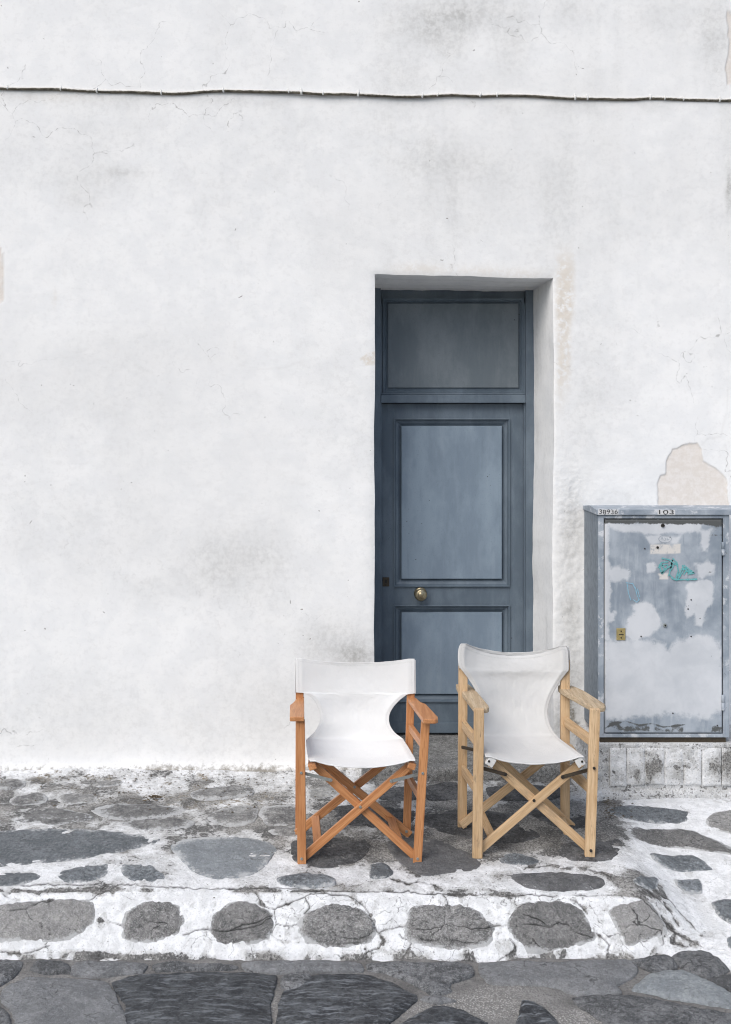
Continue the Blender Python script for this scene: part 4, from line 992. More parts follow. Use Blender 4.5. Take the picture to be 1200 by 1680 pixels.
CD = CBASE                                                # children of the door share its origin
def on_door(name, x0, x1, y0, y1, mat, d0=0.0045, d1=0.002, bev=0.001, parent=None):
    return boxes(name, [(cx_(x0), cx_(x1), CY - d0 - 0.002, CY + d1, cz_(y1), cz_(y0))], mat, parent or cdoor, CBASE, bev)
on_door('lock_plate', 1011.5, 1026, 1030.5, 1050, M['brass_plate'])
on_door('lock_slot', 1015, 1023, 1040, 1041.6, M['gap'], 0.0052, -0.003, 0)
for q in (1035, 1046): bolt(Vector((cx_(1019), CY - 0.007, cz_(q))) , 0.003, M['dark_bolt'], cdoor, CBASE)
bolt(Vector((cx_(1091), CY - 0.004, cz_(1025.6))), 0.0095, M['zinc'], cdoor, CBASE, 0.006)
bolt(Vector((cx_(1091), CY - 0.009, cz_(1025.6))), 0.0045, M['gap'], cdoor, CBASE, 0.003)
bolt(Vector((cx_(1087.5), CY - 0.003, cz_(862))), 0.009, M['dark_bolt'], cdoor, CBASE, 0.006)
bolt(Vector((cx_(1079), CY - 0.003, cz_(898))), 0.006, M['dark_bolt'], cdoor, CBASE, 0.004)
for x, y in ((1134, 984), (1129, 999), (1052, 1044), (1134, 1044), (1177, 1190), (1104, 1170), (1058, 900)): bolt(Vector((cx_(x), CY - 0.002, cz_(y))), 0.0035, M['dark_bolt'], cdoor, CBASE, 0.0025)
for y0, y1 in ((889, 911), (1140, 1165)):
    bm = bmesh.new(); h = cz_(y0) - cz_(y1)
    lathe(bm, [(0.001, 0), (0.0065, 0), (0.0075, 0.003), (0.0075, h * 0.48), (0.006, h * 0.49), (0.006, h * 0.51), (0.0075, h * 0.52), (0.0075, h - 0.003), (0.006, h), (0.001, h)], 12)
    o = from_bm('hinge', bm, M['cab'], cab, True); o.location = Vector((DR + 0.002, CY - 0.004, cz_(y1))) - CBASE

def ribbon(name, strokes, w, mat, parent, y):
    """marker or spray strokes lying on the door as thin paint"""
    bm = bmesh.new()
    for st in strokes:
        st = [(cx_(x), cz_(yy)) for x, yy in st]
        pts = []
        for i in range(len(st) - 1):
            for k in range(6): t = k / 6; pts.append((st[i][0] * (1 - t) + st[i + 1][0] * t, st[i][1] * (1 - t) + st[i + 1][1] * t))
        pts.append(st[-1]); prev = None
        for i, (x, z) in enumerate(pts):
            a, b = pts[max(i - 1, 0)], pts[min(i + 1, len(pts) - 1)]
            d = Vector((b[0] - a[0], b[1] - a[1])); d = d.normalized() if d.length > 1e-9 else Vector((1, 0)); nrm = Vector((-d.y, d.x))
            ww = w * (0.6 + 0.8 * random.random()) * 0.5
            v0 = bm.verts.new((x + nrm.x * ww, y, z + nrm.y * ww)); v1 = bm.verts.new((x - nrm.x * ww, y, z - nrm.y * ww))
            if prev: bm.faces.new((prev[0], prev[1], v1, v0))
            prev = (v0, v1)
        y -= 0.00012
    return rel(from_bm(name, bm, mat, parent), CBASE)
def z5(lst): return [[(930 + x / 4.444, 810 + y / 4.444) for x, y in s] for s in lst]
ribbon('teal_scribble', z5([[(672, 515), (690, 580), (712, 545), (690, 520), (735, 515), (728, 545), (690, 582)], [(668, 540), (690, 500), (740, 495)], [(745, 590), (768, 480), (755, 560), (790, 500)], [(740, 600), (760, 540)],
       [(792, 632), (812, 560), (800, 500), (770, 470)], [(800, 632), (850, 560), (842, 520)], [(812, 600), (835, 550), (880, 545), (925, 580), (870, 560), (850, 590)], [(850, 520), (900, 560), (928, 575), (880, 585)],
       [(745, 585), (775, 622), (840, 626), (950, 622)], [(690, 470), (740, 478), (800, 520)], [(855, 545), (905, 585)], [(700, 560), (760, 520)]]), 0.0068, M['teal'], cdoor, CY - 0.0055)
ribbon('blue_mark', z5([[(440, 660), (448, 720), (466, 775)], [(432, 648), (480, 655), (498, 690)], [(498, 680), (512, 740), (528, 775)], [(482, 770), (510, 790), (524, 772)], [(512, 690), (530, 750)]]), 0.0042, M['blue'], cdoor, CY - 0.0055)
st = []
for k in range(25): a = 2 * math.pi * k / 24; st.append((1091 + 10.5 * math.cos(a), 884 + 6 * math.sin(a)))
ribbon('oval_stamp', [st, [(1084, 886), (1086, 881), (1088, 886)], [(1090, 882), (1093, 884), (1090, 887)], [(1095, 882), (1095, 886), (1098, 884)]], 0.0022, M['cab'], cdoor, CY - 0.0053)

def lettering(text, x0, x1, yb, hgt, mat, parent, base, y):
    cu = bpy.data.curves.new('t', 'FONT'); cu.body = text; cu.size = 1.0; cu.extrude = 0.0
    to = bpy.data.objects.new('t', cu); COL.objects.link(to); bpy.context.view_layer.update()
    me = bpy.data.meshes.new_from_object(to.evaluated_get(bpy.context.evaluated_depsgraph_get()))
    bpy.data.objects.remove(to); bpy.data.curves.remove(cu)
    co = np.zeros(len(me.vertices) * 3, np.float32); me.vertices.foreach_get('co', co); co = co.reshape(-1, 3)
    mn, mx = co.min(0), co.max(0)
    X = cx_(x0) + (co[:, 0] - mn[0]) / (mx[0] - mn[0]) * (cx_(x1) - cx_(x0)); Z = cz_(yb) + (co[:, 1] - mn[1]) / (mx[1] - mn[1]) * hgt
    Z = Z + 0.0015 * np.sin((X - cx_(x0)) * 160)
    me.vertices.foreach_set('co', np.stack([X, np.full_like(X, y), Z], -1).astype(np.float32).ravel()); me.name = 'lettering'
    o = link('lettering', me, mat, parent, False); o.location = -base
    return o
boxes('label_patch', [(cx_(980.5), cx_(1014), ly0 - 0.0006, ly0 + 0.001, cz_(844), cz_(835.5))], M['white_label'], lid, Z0, 0)
boxes('label_patch', [(cx_(1078), cx_(1107), ly0 - 0.0005, ly0 + 0.001, cz_(844), cz_(836.2))], M['white_label'], lid, Z0, 0)
lettering('38936', 982.5, 1013, 843.0, 0.0205, M['black'], lid, Z0, ly0 - 0.0013)
lettering('103', 1080.5, 1104.5, 843.2, 0.0200, M['black'], lid, Z0, ly0 - 0.0013)

# plinth: rendered block base
PB = Vector(((CL + CR) / 2, CY + 0.15, 0.035))
plinth = empty('plinth', PB); tag(plinth, 'flaking whitewashed block plinth carrying the metal cabinet', 'plinth')
pm = M['paving']
def plinth_core():
    xs = axis_lines([(-0.10, 0.02, 0.01), (0.02, 0.95, 0.0075)]); n = len(xs)
    # path round the foot: left flank from the wall to the front corner, then the front
    pts = []
    xL, xR = CL - 0.012, CR + 0.25
    for a in np.linspace(0, 1, 34): pts.append((xL - 0.035 * (1 - a) ** 0.7, WALL_Y + 0.02 - a * (WALL_Y + 0.02 - CY)))
    for a in np.linspace(0.012, 1, 120): pts.append((xL + a * (xR - xL), CY - 0.004))
    pts = np.array(pts); zt = cz_(1219); zb = 0.0
    hs = np.concatenate([np.linspace(-0.03, 0.2885, 50)])
    K, Zz = np.meshgrid(np.arange(len(pts)), hs)
    X = pts[K, 0]; Y = pts[K, 1]; s = K * 0.0075
    out = 0.022 * (fbm(s, Zz, 7, 4, 801) - 0.5) + 0.007 * (fbm(s, Zz, 28, 3, 802) - 0.5)
    skirt = 0.020 * sstep(0.075, 0.05, Zz + 0.03 * (fbm(s, s * 0, 5, 3, 803) - 0.5))                    # broken render skirt at the foot
    left = sstep(36, 26, K)
    out = out + skirt + left * (0.035 * sstep(0.22, 0.0, Zz) + 0.02 * (fbm(s, Zz, 12, 3, 804) - 0.5))
    nx_ = np.where(K < 34, -1.0, 0.0) + np.where((K >= 30) & (K < 38), -0.4, 0); ny_ = np.where(K < 34, 0.0, -1.0) + np.where((K >= 30) & (K < 38), -0.4, 0)
    X = X + nx_ * out; Y = Y + ny_ * (out - 0.0)
    V = np.stack([X, Y, Zz], -1).reshape(-1, 3); fcs = grid_faces(len(pts), len(hs))
    # top sheet
    m = len(V); top = V[-len(pts):].copy(); back = top.copy(); back[:, 1] = WALL_Y + 0.03
    V = np.concatenate([V, back]); L = len(pts); t0 = m - L
    i = np.arange(L - 1); fcs = np.concatenate([fcs, np.stack([t0 + i, t0 + i + 1, m + i + 1, m + i], -1)])
    wh = 0.55 + 0.2 * (fbm(V[:, 0], V[:, 2], 6, 3, 805) - 0.5); mo = 0.25 * np.exp(-np.clip(V[:, 2] - .04, 0, 1) / .03)
    return V, fcs, dict(white=wh, crack=np.zeros(len(V)), moss=mo, tone=fbm(V[:, 0] + V[:, 1], V[:, 2], 12, 3, 806), crack_mask=sstep(.5, .6, fbm(V[:, 0] + V[:, 1], V[:, 2], 6, 3, 807)))
pv2, pf2, pa2 = plinth_core()
raw('render_coat', pv2 - np.array(PB), pf2, pm, plinth, True, pa2)
edges_px = [1000, 1028, 1058, 1089, 1121, 1151, 1183, 1216, 1250]
for i in range(len(edges_px) - 1):
    x0b, x1b = cx_(edges_px[i] + 0.6), cx_(edges_px[i + 1] - 0.6)
    xs = np.linspace(x0b, x1b, 12); zs = np.linspace(0.092 + 0.012 * random.random(), cz_(1226), 24); X, Z = np.meshgrid(xs, zs)
    dd = np.minimum(np.minimum(X - x0b, x1b - X), np.minimum(Z - zs[0], zs[-1] - Z))
    Y = CY - 0.011 - 0.003 * random.random() + 0.004 * np.exp(-dd / 0.0016) + 0.007 * (fbm(X, Z, 22, 4, 820 + i) - 0.5) + 0.006 * (fbm(X, Z, 6, 2, 830 + i) - 0.5)
    V = np.stack([X, Y, Z], -1).reshape(-1, 3)
    u = CX + cs * X; v = HY + cs * (H - Z)
    wh = 0.74 + 0.7 * (fbm(X, Z, 14, 4, 840) - 0.5)
    for bx_, by_, rx_, ry_, a_ in ((1072, 1258, 17, 17, .5), (1062, 1262, 7, 20, .35), (1112, 1262, 10, 22, .5), (1127, 1255, 5, 6, .3), (1167, 1260, 10, 14, .42), (1196, 1250, 12, 22, .45), (1045, 1270, 6, 14, .4), (1035, 1258, 10, 8, .3), (1060, 1235, 20, 5, .35), (1150, 1224, 40, 5, .3), (1010, 1250, 6, 40, .25)):
        wh = wh - 0.7 * a_ * np.exp(-(((u - bx_) / rx_) ** 2 + ((v - by_) / ry_) ** 2))
    raw('brick', V - np.array(PB), grid_faces(12, 24), pm, plinth, True, dict(white=wh.ravel(), crack=np.zeros(X.size), moss=np.zeros(X.size), tone=fbm(X, Z, 12, 3, 806).ravel(), crack_mask=np.zeros(X.size)))
# rusty tray between plinth and cabinet
boxes('steel_foot', [(CL + 0.012, CR - 0.012, CY + 0.014, CY + 0.30, cz_(1219) - 0.03, CB + 0.001)], M['rust'], cab, CBASE, 0.001)

# ------------------------------------------------------------------ folding chairs
def zl(x, y): return (460 + x / 4.2, 1040 + y / 4.2)        # left chair close-up
def zr2(x, y): return (730 + x / 4.2, 1030 + y / 4.2)       # right chair close-up

def spline_open(P_, n):
    P_ = np.asarray(P_, float); m = len(P_)
    t = np.linspace(0, m - 1, n); i = np.minimum(t.astype(int), m - 2); f = (t - i)[:, None]
    g = lambda k: P_[np.clip(k, 0, m - 1)]
    p0, p1, p2, p3 = g(i - 1), g(i), g(i + 1), g(i + 2)
    return 0.5 * (2 * p1 + (p2 - p0) * f + (2 * p0 - 5 * p1 + 4 * p2 - p3) * f ** 2 + (3 * p1 - p0 - 3 * p2 + p3) * f ** 3)

def canvas(name, zf, rows, nrow, mat, parent, base, wrapL=None, wrapR=None, seed=0, thick=0.0014, wr=0.003, stitch=0.8):
    """rows: Lx,Ly,LY, Rx,Ry,RY, sag back, sag down (close-up pixels and depth)."""
    ctl = []
    for Lx, Ly, LY_, Rx, Ry, RY_, sy, sz in rows:
        a = P(*zf(Lx, Ly), LY_); b = P(*zf(Rx, Ry), RY_); ctl.append([*a, *b, sy, sz])
    R = spline_open(ctl, nrow); nu = 120
    uu = np.linspace(0, 1, nu)
    L3, R3 = R[:, None, 0:3], R[:, None, 3:6]; U = uu[None, :, None]
    G = L3 * (1 - U) + R3 * U
    ub = np.clip((uu - 0.055) / 0.89, 0, 1); par = 4 * ub * (1 - ub)
    par = par ** 0.85
    G[:, :, 1] += R[:, None, 6] * par[None]; G[:, :, 2] -= R[:, None, 7] * par[None]
    k = np.arange(nrow)[:, None] / nrow
    wn = (fbm(uu[None] * 3 + k * 0.8, k * 7 - uu[None], 2.2, 4, 900 + seed) - 0.5) * wr * 2 * np.clip(par[None] * 1.6, 0, 1)
    fold = (fbm(uu[None] * 1.2, k * 1.0 + 0.25 * np.abs(uu[None] - 0.5), 14, 3, 950 + seed) - 0.5) * wr * 1.3 * np.clip(par[None] * 2, 0.15, 1)
    wn = wn + fold
    G[:, :, 1] += wn; G[:, :, 2] += wn * 0.6
    cols = [G[:, j] for j in range(nu)]
    def wrap(c, offs): return [c + np.array(o) for o in offs]
    if wrapL: cols = wrap(cols[0], wrapL)[::-1] + cols
    if wrapR: cols = cols + wrap(cols[-1], wrapR)
    G = np.stack(cols, 1); nuu = G.shape[1]
    # hem stitching a finger's width inside every edge
    seg = np.linalg.norm(np.diff(G, axis=1), axis=2); au = np.concatenate([np.zeros((nrow, 1)), np.cumsum(seg, 1)], 1)
    sgv = np.linalg.norm(np.diff(G, axis=0), axis=2); av = np.concatenate([np.zeros((1, nuu)), np.cumsum(sgv, 0)], 0)
    de = np.minimum(np.minimum(au, au[:, -1:] - au), np.minimum(av, av[-1:] - av))
    hem = stitch * np.exp(-((de - 0.013) / 0.0022) ** 2)
    o = raw(name, G.reshape(-1, 3) - np.array(base), grid_faces(nuu, nrow), mat, parent, True, dict(hem=hem.ravel()))
    md = o.modifiers.new('thickness', 'SOLIDIFY'); md.thickness = thick; md.offset = 0
    return o

def arm(name, zf, outline, ztop, thick, mat, parent, base, bev=0.004, slope=0.0):
    """outline: (x, y) close-up pixels of the top face with the given height -> plan polygon"""
    pts = []
    for x, y in outline:
        px, py = zf(x, y); Y = (H - ztop) * F / (py - HY); pts.append(((px - CX) / F * Y, Y))
    pts = np.array(pts)
    org = Vector((pts[:, 0].mean(), pts[:, 1].mean(), ztop))
    bm = bmesh.new()
    lo = [bm.verts.new((x - org.x, thick, y - org.y)) for x, y in pts]; hi = [bm.verts.new((x - org.x, 0, y - org.y)) for x, y in pts]
    bm.faces.new(lo); bm.faces.new(hi)
    for i in range(len(pts)): j = (i + 1) % len(pts); bm.faces.new((lo[i], lo[j], hi[j], hi[i]))
    bevel(bm, bev, 3)
    o = from_bm(name, bm, mat, parent, False)
    m = Matrix(((1, 0, 0), (0, 0, 1), (0, -1, 0))).to_4x4(); m.translation = org - base
    o.matrix_local = m
    return o

def strap(p0, p1, w, t, mat, parent, base):
    return bar('steel_strap', p0, p1, w, t, mat, parent, base, Vector((0, 0, 1)), ext0=w / 2, ext1=w / 2, rnd=1)

def build_chair(zf, d, label):
    yF = d['yF']; yR = d['yR']
    fl, fr_ = P(*zf(*d['fl0']), yF[0]), P(*zf(*d['fr0']), yF[1])
    base = (fl + fr_) / 2; base.y += 0.15; base.z = float(ground(base.x, base.y))
    root = empty('folding_chair', base); tag(root, label, 'chair')
    wd, wdr = d['wood'], d.get('arm_wood', d['wood']); lw, lt = d['lw'], d['lt']
    X1 = Vector((1, 0, 0)); YD = Vector((0, lt / 2, 0))
    # legs (front faces lie on the traced points)
    tops = {}
    legs = {}
    for nm, yv, b0, t0 in (('fl', yF[0], d['fl0'], d['fl1']), ('fr', yF[1], d['fr0'], d['fr1']), ('rl', yR[0], d['rl0'], d['rl1']), ('rr', yR[1], d['rr0'], d['rr1'])):
        back = 0.030 if nm[0] == 'r' else 0.0
        p0 = P(*zf(*b0), yv); p1 = P(*zf(*t0), yv + back)
        g = float(ground(p0.x, p0.y)) + 0.001
        ax = p1 - p0; p0 = p0 + ax * ((g - p0.z) / ax.z)                       # stand it on the ground
        legs[nm] = (p0, p1)
        bar('leg', p0 + YD, p1 + YD, lw if nm[0] == 'f' else lw * 0.96, lt, wd, root, base, X1, d['bev'])
    def leg_at(nm, z): p0, p1 = legs[nm]; return p0 + (p1 - p0) * ((z - p0.z) / (p1.z - p0.z))
    # side rails between front and rear leg
    for a, b in (('fl', 'rl'), ('fr', 'rr')):
        for z in d['rails']:
            p, q = leg_at(a, z) + YD, leg_at(b, z) + YD
            bar('side_rail', p, q, 0.018, d['rail_h'], wd, root, base, X1, d['bev'], ext0=-lt / 2 + 0.001, ext1=-lt / 2 + 0.001)
    # crossing bars, two pairs
    yf = 0.5 * (yF[0] + yF[1]); yr = 0.5 * (yR[0] + yR[1])
    bw, bt = d['bw'], 0.017
    def xbar(z0, z1, y0, y1, ext=0.012): 
        p, q = P(*zf(*z0), y0), P(*zf(*z1), y1)
        return bar('cross_bar', p, q, bw, bt, wd, root, base, Vector((1, 0, 1)) if (q.x - p.x) * (q.z - p.z) < 0 else Vector((-1, 0, 1)), d['bev'], ext0=ext, ext1=ext, rnd=d.get('rnd', 0))
    A0 = lt + 0.010; A1 = A0 + bt + 0.001
    xbar(d['A'][0], d['A'][1], yF[0] + A0, yF[1] + A0 - 0.002); xbar(d['B'][0], d['B'][1], yF[1] + A1, yF[0] + A1)
    xbar(d['D'][0], d['D'][1], yR[1] - 0.010, yR[0] - 0.010); xbar(d['C'][0], d['C'][1], yR[0] - 0.028 + 0.036, yR[1] - 0.028 + 0.036) if False else xbar(d['C'][0], d['C'][1], yR[0] - 0.0095, yR[1] - 0.0095 + 0.03)
    # seat rails carrying the sling, front to back
    for s0, s1 in d['seat_rails']:
        p, q = P(*zf(*s0), yf + 0.006), P(*zf(*s1), yr + 0.012)
        bar('seat_rail', p, q, 0.032, 0.026, d['rail_wood'], root, base, (X1 * 1.0 + Vector((0, 0, d['rail_twist'] * (1 if s0[0] < 500 else -1)))), 0.004, ext0=0.012)
    # flat braces between the crossing bars near the ground
    for s0, s1 in d['braces']:
        p, q = P(*zf(*s0), yf + A1 + 0.012), P(*zf(*s1), yr - 0.014)
        bar('brace', p, q, 0.034, 0.014, wd, root, base, Vector((1, 0, 0.25 * (1 if s0[0] < 500 else -1))), 0.0025)
    # steel straps from the front legs to the crossing bars
    for s0, s1, yy in d['straps']:
        strap(P(*zf(*s0), yf + yy[0]), P(*zf(*s1), yf + yy[1]), d['strap_w'], 0.0022, d['strap_mat'], root, base)
        bolt(P(*zf(*s1), yf + yy[1] - 0.002), 0.0065, d['bolt'], root, base)
    for x, y in d['front_bolts']: bolt(P(*zf(x, y), yf - 0.0005), 0.0058, d['bolt'], root, base)
    bolt(P(*zf(*d['pivot_f']), yf + A0 - bt / 2 - 0.0015), 0.0062, d['bolt'], root, base)
    for x, y in d['rear_bolts']: bolt(P(*zf(x, y), yr - 0.0195), 0.0062, d['bolt'], root, base)
    for ol in d['arms']: arm('armrest', zf, ol, d['arm_z'], d['arm_t'], wdr, root, base, d['arm_bev'])
    return root, base, yf, yr, legs

# left chair: clean white canvas on orange beech
yf0, yr0 = gp(*zl(148, 1590))[1], gp(*zl(870, 1402))[1]
dl = dict(yF=(yf0, yf0), yR=(yr0 + 0.015, yr0 + 0.015), fl0=(149, 1590), fl1=(139, 596), fr0=(945, 1590), fr1=(1003, 600), rl0=(131, 1402), rl1=(134, 250), rr0=(872, 1402), rr1=(905, 252),
          wood=M['wood_a'], rail_wood=M['wood_a'], lw=0.035, lt=0.022, bev=0.0022, rails=(0.474, 0.262), rail_h=0.032, bw=0.033,
          A=((160, 1540), (905, 895)), B=((940, 1540), (222, 890)), C=((128, 1362), (720, 890)), D=((880, 1372), (265, 862)),
          seat_rails=(((222, 912), (232, 812)), ((905, 908), (842, 808))), rail_twist=0.35, braces=(((258, 1438), (243, 1262)), ((815, 1425), (762, 1270))),
          straps=(((140, 954), (350, 1008), (0.0235, 0.020)), ((985, 957), (765, 1015), (0.0235, 0.020))), strap_w=0.013, strap_mat=M['zinc'], bolt=M['zinc'],
          front_bolts=((145, 958), (983, 961), (148, 1550), (947, 1550)), pivot_f=(552, 1193), rear_bolts=((513, 1055), (870, 1362)),
          arms=([(121, 428), (165, 430), (167, 560), (166, 572), (66, 572), (66, 562), (68, 488), (90, 470), (116, 440)], [(872, 432), (916, 428), (940, 442), (968, 468), (1005, 482), (1086, 568), (1088, 582), (1070, 588), (986, 588)]), arm_z=0.599, arm_t=0.019, arm_bev=0.0045)
ch, cb, yf, yr, lg = build_chair(zl, dl, 'orange beech folding chair with bright white canvas, left of the two')
yb = yr + 0.012
# sling: back and seat in one hourglass piece
yq = yr - 0.007
rows = [(108, 168, yq + .030, 927, 171, yq + .030, .020, .022), (106, 205, yq + .029, 928, 210, yq + .029, .024, .016), (106, 290, yq + .027, 928, 292, yq + .027, .028, .013), (108, 360, yq + .025, 929, 365, yq + .025, .028, .010), (110, 396, yq + .0245, 929, 402, yq + .0245, .027, .0085), (111, 400, yq + .0245, 929, 406, yq + .0245, .027, .0085), (112, 403, yq + .024, 929, 409, yq + .024, .0265, .008),
        (163, 406, yq + .024, 884, 415, yq + .024, .0265, .0078), (170, 409, yq + .024, 876, 419, yq + .024, .0262, .0075), (180, 414, yq + .024, 866, 424, yq + .024, .026, .007), (222, 442, yb + .0075, 818, 462, yb + .0075, .024, .003), (252, 488, yb + .010, 775, 512, yb + .010, .022, .002), (274, 550, yb + .010, 752, 565, yb + .010, .018, .0),
        (268, 615, yb + .004, 756, 625, yb + .004, .014, .0), (238, 672, yb - .000, 788, 677, yb - .000, .012, .0), (198, 712, yb - .004, 832, 712, yb - .004, .008, .001), (182, 727, yb - .012, 850, 726, yb - .012, .001, .003), (177, 740, yb - .045, 856, 739, yb - .045, .0, .009),
        (180, 775, yb - .11, 880, 775, yb - .11, .0, .020), (186, 818, yb - .18, 902, 812, yb - .18, .0, .026), (194, 858, yf + .02, 925, 850, yf + .02, .0, .029), (203, 872, yf - .012, 932, 868, yf - .012, .0, .0275), (204, 880, yf - .014, 931, 876, yf - .014, .0, .0275)]
canvas('seat_sling', zl, rows, 190, M['canvas_a'], ch, cb, None, None, 1, wr=0.0013, stitch=0.3)
rows = [(112, 172, yq + .066, 924, 177, yq + .066, .010, .022), (110, 250, yq + .064, 925, 254, yq + .064, .010, .020), (112, 395, yq + .060, 926, 400, yq + .060, .010, .014)]
wl = [(-0.003, -0.010, 0), (-0.0045, -0.024, 0), (-0.002, -0.036, 0)]
canvas('back_fold', zl, rows, 24, M['canvas_a'], ch, cb, wl, [(-x, y, z) for x, y, z in wl], 2, wr=0.0011, stitch=0.15)

# right chair: ivory canvas on pale worn beech
yfl, yfr = gp(*zr2(225, 1595))[1], gp(*zr2(1003, 1586))[1]
yrl, yrr = gp(*zr2(122, 1392))[1], gp(*zr2(832, 1352))[1]
dr_ = dict(yF=(yfl, yfr), yR=(yrl, yrr - 0.02), fl0=(226, 1595), fl1=(238, 560), fr0=(1002, 1586), fr1=(1040, 562), rl0=(122, 1392), rl1=(128, 225), rr0=(832, 1352), rr1=(832, 225),
           wood=M['wood_b'], rail_wood=M['wood_b'], arm_wood=M['wood_b_arm'], lw=0.041, lt=0.026, bev=0.004, rails=(0.470, 0.275), rail_h=0.042, bw=0.035, rnd=0,
           A=((238, 1530), (935, 930)), B=((1000, 1530), (325, 925)), C=((125, 1350), (660, 930)), D=((868, 1362), (370, 905)),
           seat_rails=(((318, 928), (300, 820)), ((930, 925), (850, 815))), rail_twist=0.45, braces=(((318, 1425), (250, 1282)), ((850, 1420), (800, 1310))),
           straps=(((240, 962), (418, 1010), (0.030, 0.024)), ((1030, 968), (812, 1028), (0.030, 0.024))), strap_w=0.015, strap_mat=M['rust'], bolt=M['dark_bolt'],
           front_bolts=((236, 970), (1030, 968), (230, 1537), (1008, 1537)), pivot_f=(615, 1190), rear_bolts=((125, 1350),),
           arms=([(76, 388), (100, 380), (168, 388), (198, 412), (215, 428), (302, 532), (306, 545), (295, 552), (208, 556), (196, 545), (112, 432), (90, 420)], [(780, 396), (800, 390), (850, 394), (900, 404), (968, 436), (1104, 522), (1110, 532), (1104, 542), (1030, 552), (1016, 546), (800, 425), (782, 410)]), arm_z=0.612, arm_t=0.022, arm_bev=0.006)
ch2, cb2, yf, yr, lg2 = build_chair(zr2, dr_, 'pale worn beech folding chair with ivory canvas, beside the metal cabinet')
yL, yRt = yrl + 0.006, yrr - 0.014
ym = 0.5 * (yL + yRt); fL, fR = yfl, yfr
rows = [(106, 114, yL + .016, 838, 130, yRt + .016, .070, .060), (95, 145, yL + .014, 850, 160, yRt + .014, .066, .050), (92, 200, yL + .010, 853, 215, yRt + .010, .062, .034), (98, 262, yL + .006, 855, 285, yRt + .006, .058, .018), (128, 305, yL + .008, 838, 312, yRt + .008, .054, .008),
        (165, 355, yL + .016, 800, 362, yRt + .016, .050, .002), (205, 420, yL + .020, 760, 425, yRt + .020, .044, .0), (232, 490, yL + .022, 728, 490, yRt + .022, .036, .0), (248, 565, yL + .018, 709, 570, yRt + .018, .030, .0), (250, 640, yL + .008, 717, 645, yRt + .008, .022, .0),
        (245, 705, yL - .004, 742, 705, yRt - .004, .016, .002), (241, 742, yL - .012, 768, 738, yRt - .012, .010, .003), (240, 758, yL - .035, 782, 754, yRt - .035, .002, .009), (240, 780, yL - .09, 810, 778, yRt - .09, .0, .020), (255, 820, yL - .18, 865, 818, yRt - .18, .0, .028), (270, 860, fL + .03, 925, 862, fR + .03, .0, .031), (280, 884, fL - .012, 958, 886, fR - .012, .0, .029), (281, 893, fL - .014, 957, 895, fR - .014, .0, .029)]
canvas('seat_sling', zr2, rows, 120, M['canvas_b'], ch2, cb2, None, None, 3, wr=0.0018, stitch=0.4)
# the doubled-over back of the sling round the posts
rows = [(112, 108, yL + .050, 836, 124, yRt + .050, .060, .046), (98, 140, yL + .054, 848, 155, yRt + .054, .055, .040), (94, 200, yL + .056, 852, 215, yRt + .056, .052, .028), (100, 268, yL + .054, 854, 288, yRt + .054, .050, .015)]
wl = [(-0.002, -0.010, 0), (-0.0035, -0.024, 0.0), (0.0, -0.036, 0.0)]
canvas('back_fold', zr2, rows, 24, M['canvas_b'], ch2, cb2, wl, [(-x, y, z) for x, y, z in wl], 4, wr=0.0015, stitch=0.4)
# canvas lapped round the ends of the seat rails
for cx0, cy0, sgn, yy in ((318, 925, 1, fL), (932, 927, -1, fR)):
    p = P(*zr2(cx0, cy0), yy - 0.010)
    bm = bmesh.new(); bm_box(bm, -0.017, 0.017, -0.003, 0.05, -0.018, 0.018); bevel(bm, 0.004, 3)
    o = from_bm('canvas_lap', bm, M['canvas_b'], ch2); o.location = p - cb2; o.rotation_euler = (0, sgn * 0.55, 0)
    bolt(p + Vector((-0.008 * sgn, -0.003, 0.004)), 0.005, M['dark_bolt'], ch2, cb2)
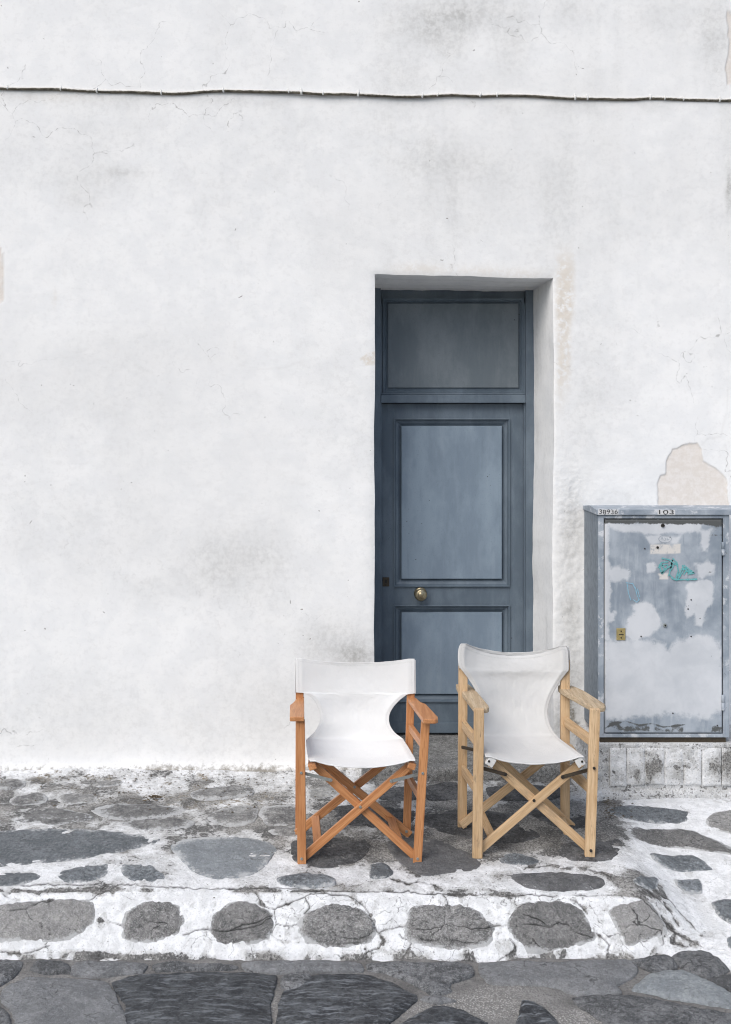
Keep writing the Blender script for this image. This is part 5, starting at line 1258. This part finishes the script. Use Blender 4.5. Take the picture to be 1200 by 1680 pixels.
# dark rod behind the near leg
bar('steel_strap', P(*zr2(118, 822), yrl - 0.002), P(*zr2(240, 850), yrl - 0.10), 0.014, 0.010, M['rust'], ch2, cb2, Vector((0, 0, 1)), 0.004)

# ------------------------------------------------------------------ litter at the foot of the wall
def flake_mesh(bm, x, y, z, s):
    a = random.uniform(0, 6.28); n = random.randint(4, 6); tl = random.uniform(-0.4, 0.4)
    vs_ = []
    for i in range(n):
        th = a + 2 * math.pi * i / n; r = s * random.uniform(0.5, 1.1)
        vs_.append(bm.verts.new((x + r * math.cos(th), y + r * 0.7 * math.sin(th), z + 0.0025 + abs(tl) * s * 0.5 + tl * r * math.cos(th) * 0.5)))
    c = bm.verts.new((x, y, z + 0.003 + s * 0.45))
    for i in range(n): bm.faces.new((vs_[i], vs_[(i + 1) % n], c))
bm = bmesh.new()
for _ in range(330):
    px = random.choice((random.uniform(0, 560), random.uniform(100, 480), random.uniform(990, 1040), random.uniform(-60, 420))); py = random.triangular(1268, 1340, 1282) if px < 600 else random.uniform(1305, 1345)
    X, Y = gp(px, py); flake_mesh(bm, X, Y, float(ground(X, Y)) + 0.003, random.triangular(0.0025, 0.011, 0.004))
for _ in range(70):
    px = random.uniform(0, 1150); py = random.triangular(1350, 1600, 1462)
    X, Y = gp(px, min(py, 1572)); flake_mesh(bm, X, Y, float(ground(X, Y)) + 0.002, random.triangular(0.002, 0.006, 0.003))
o = from_bm('litter', bm, M['leaf'], None, False); tag(o, 'dark crumbs and leaf bits along the foot of the wall', 'litter', kind='stuff')
bm = bmesh.new()
X, Y = gp(252, 1311); zg = float(ground(X, Y))
for _ in range(46):
    a = random.uniform(0, 6.28); r = abs(random.gauss(0, 0.022)); flake_mesh(bm, X + 1.6 * r * math.cos(a), Y + r * math.sin(a), zg + max(0, 0.016 - r * 0.5) * random.random(), random.uniform(0.005, 0.013))
o = from_bm('leaf_clump', bm, M['leaf'], None, False); tag(o, 'small dark clump of dry leaves on the pavement near the wall', 'leaf clump', kind='stuff')
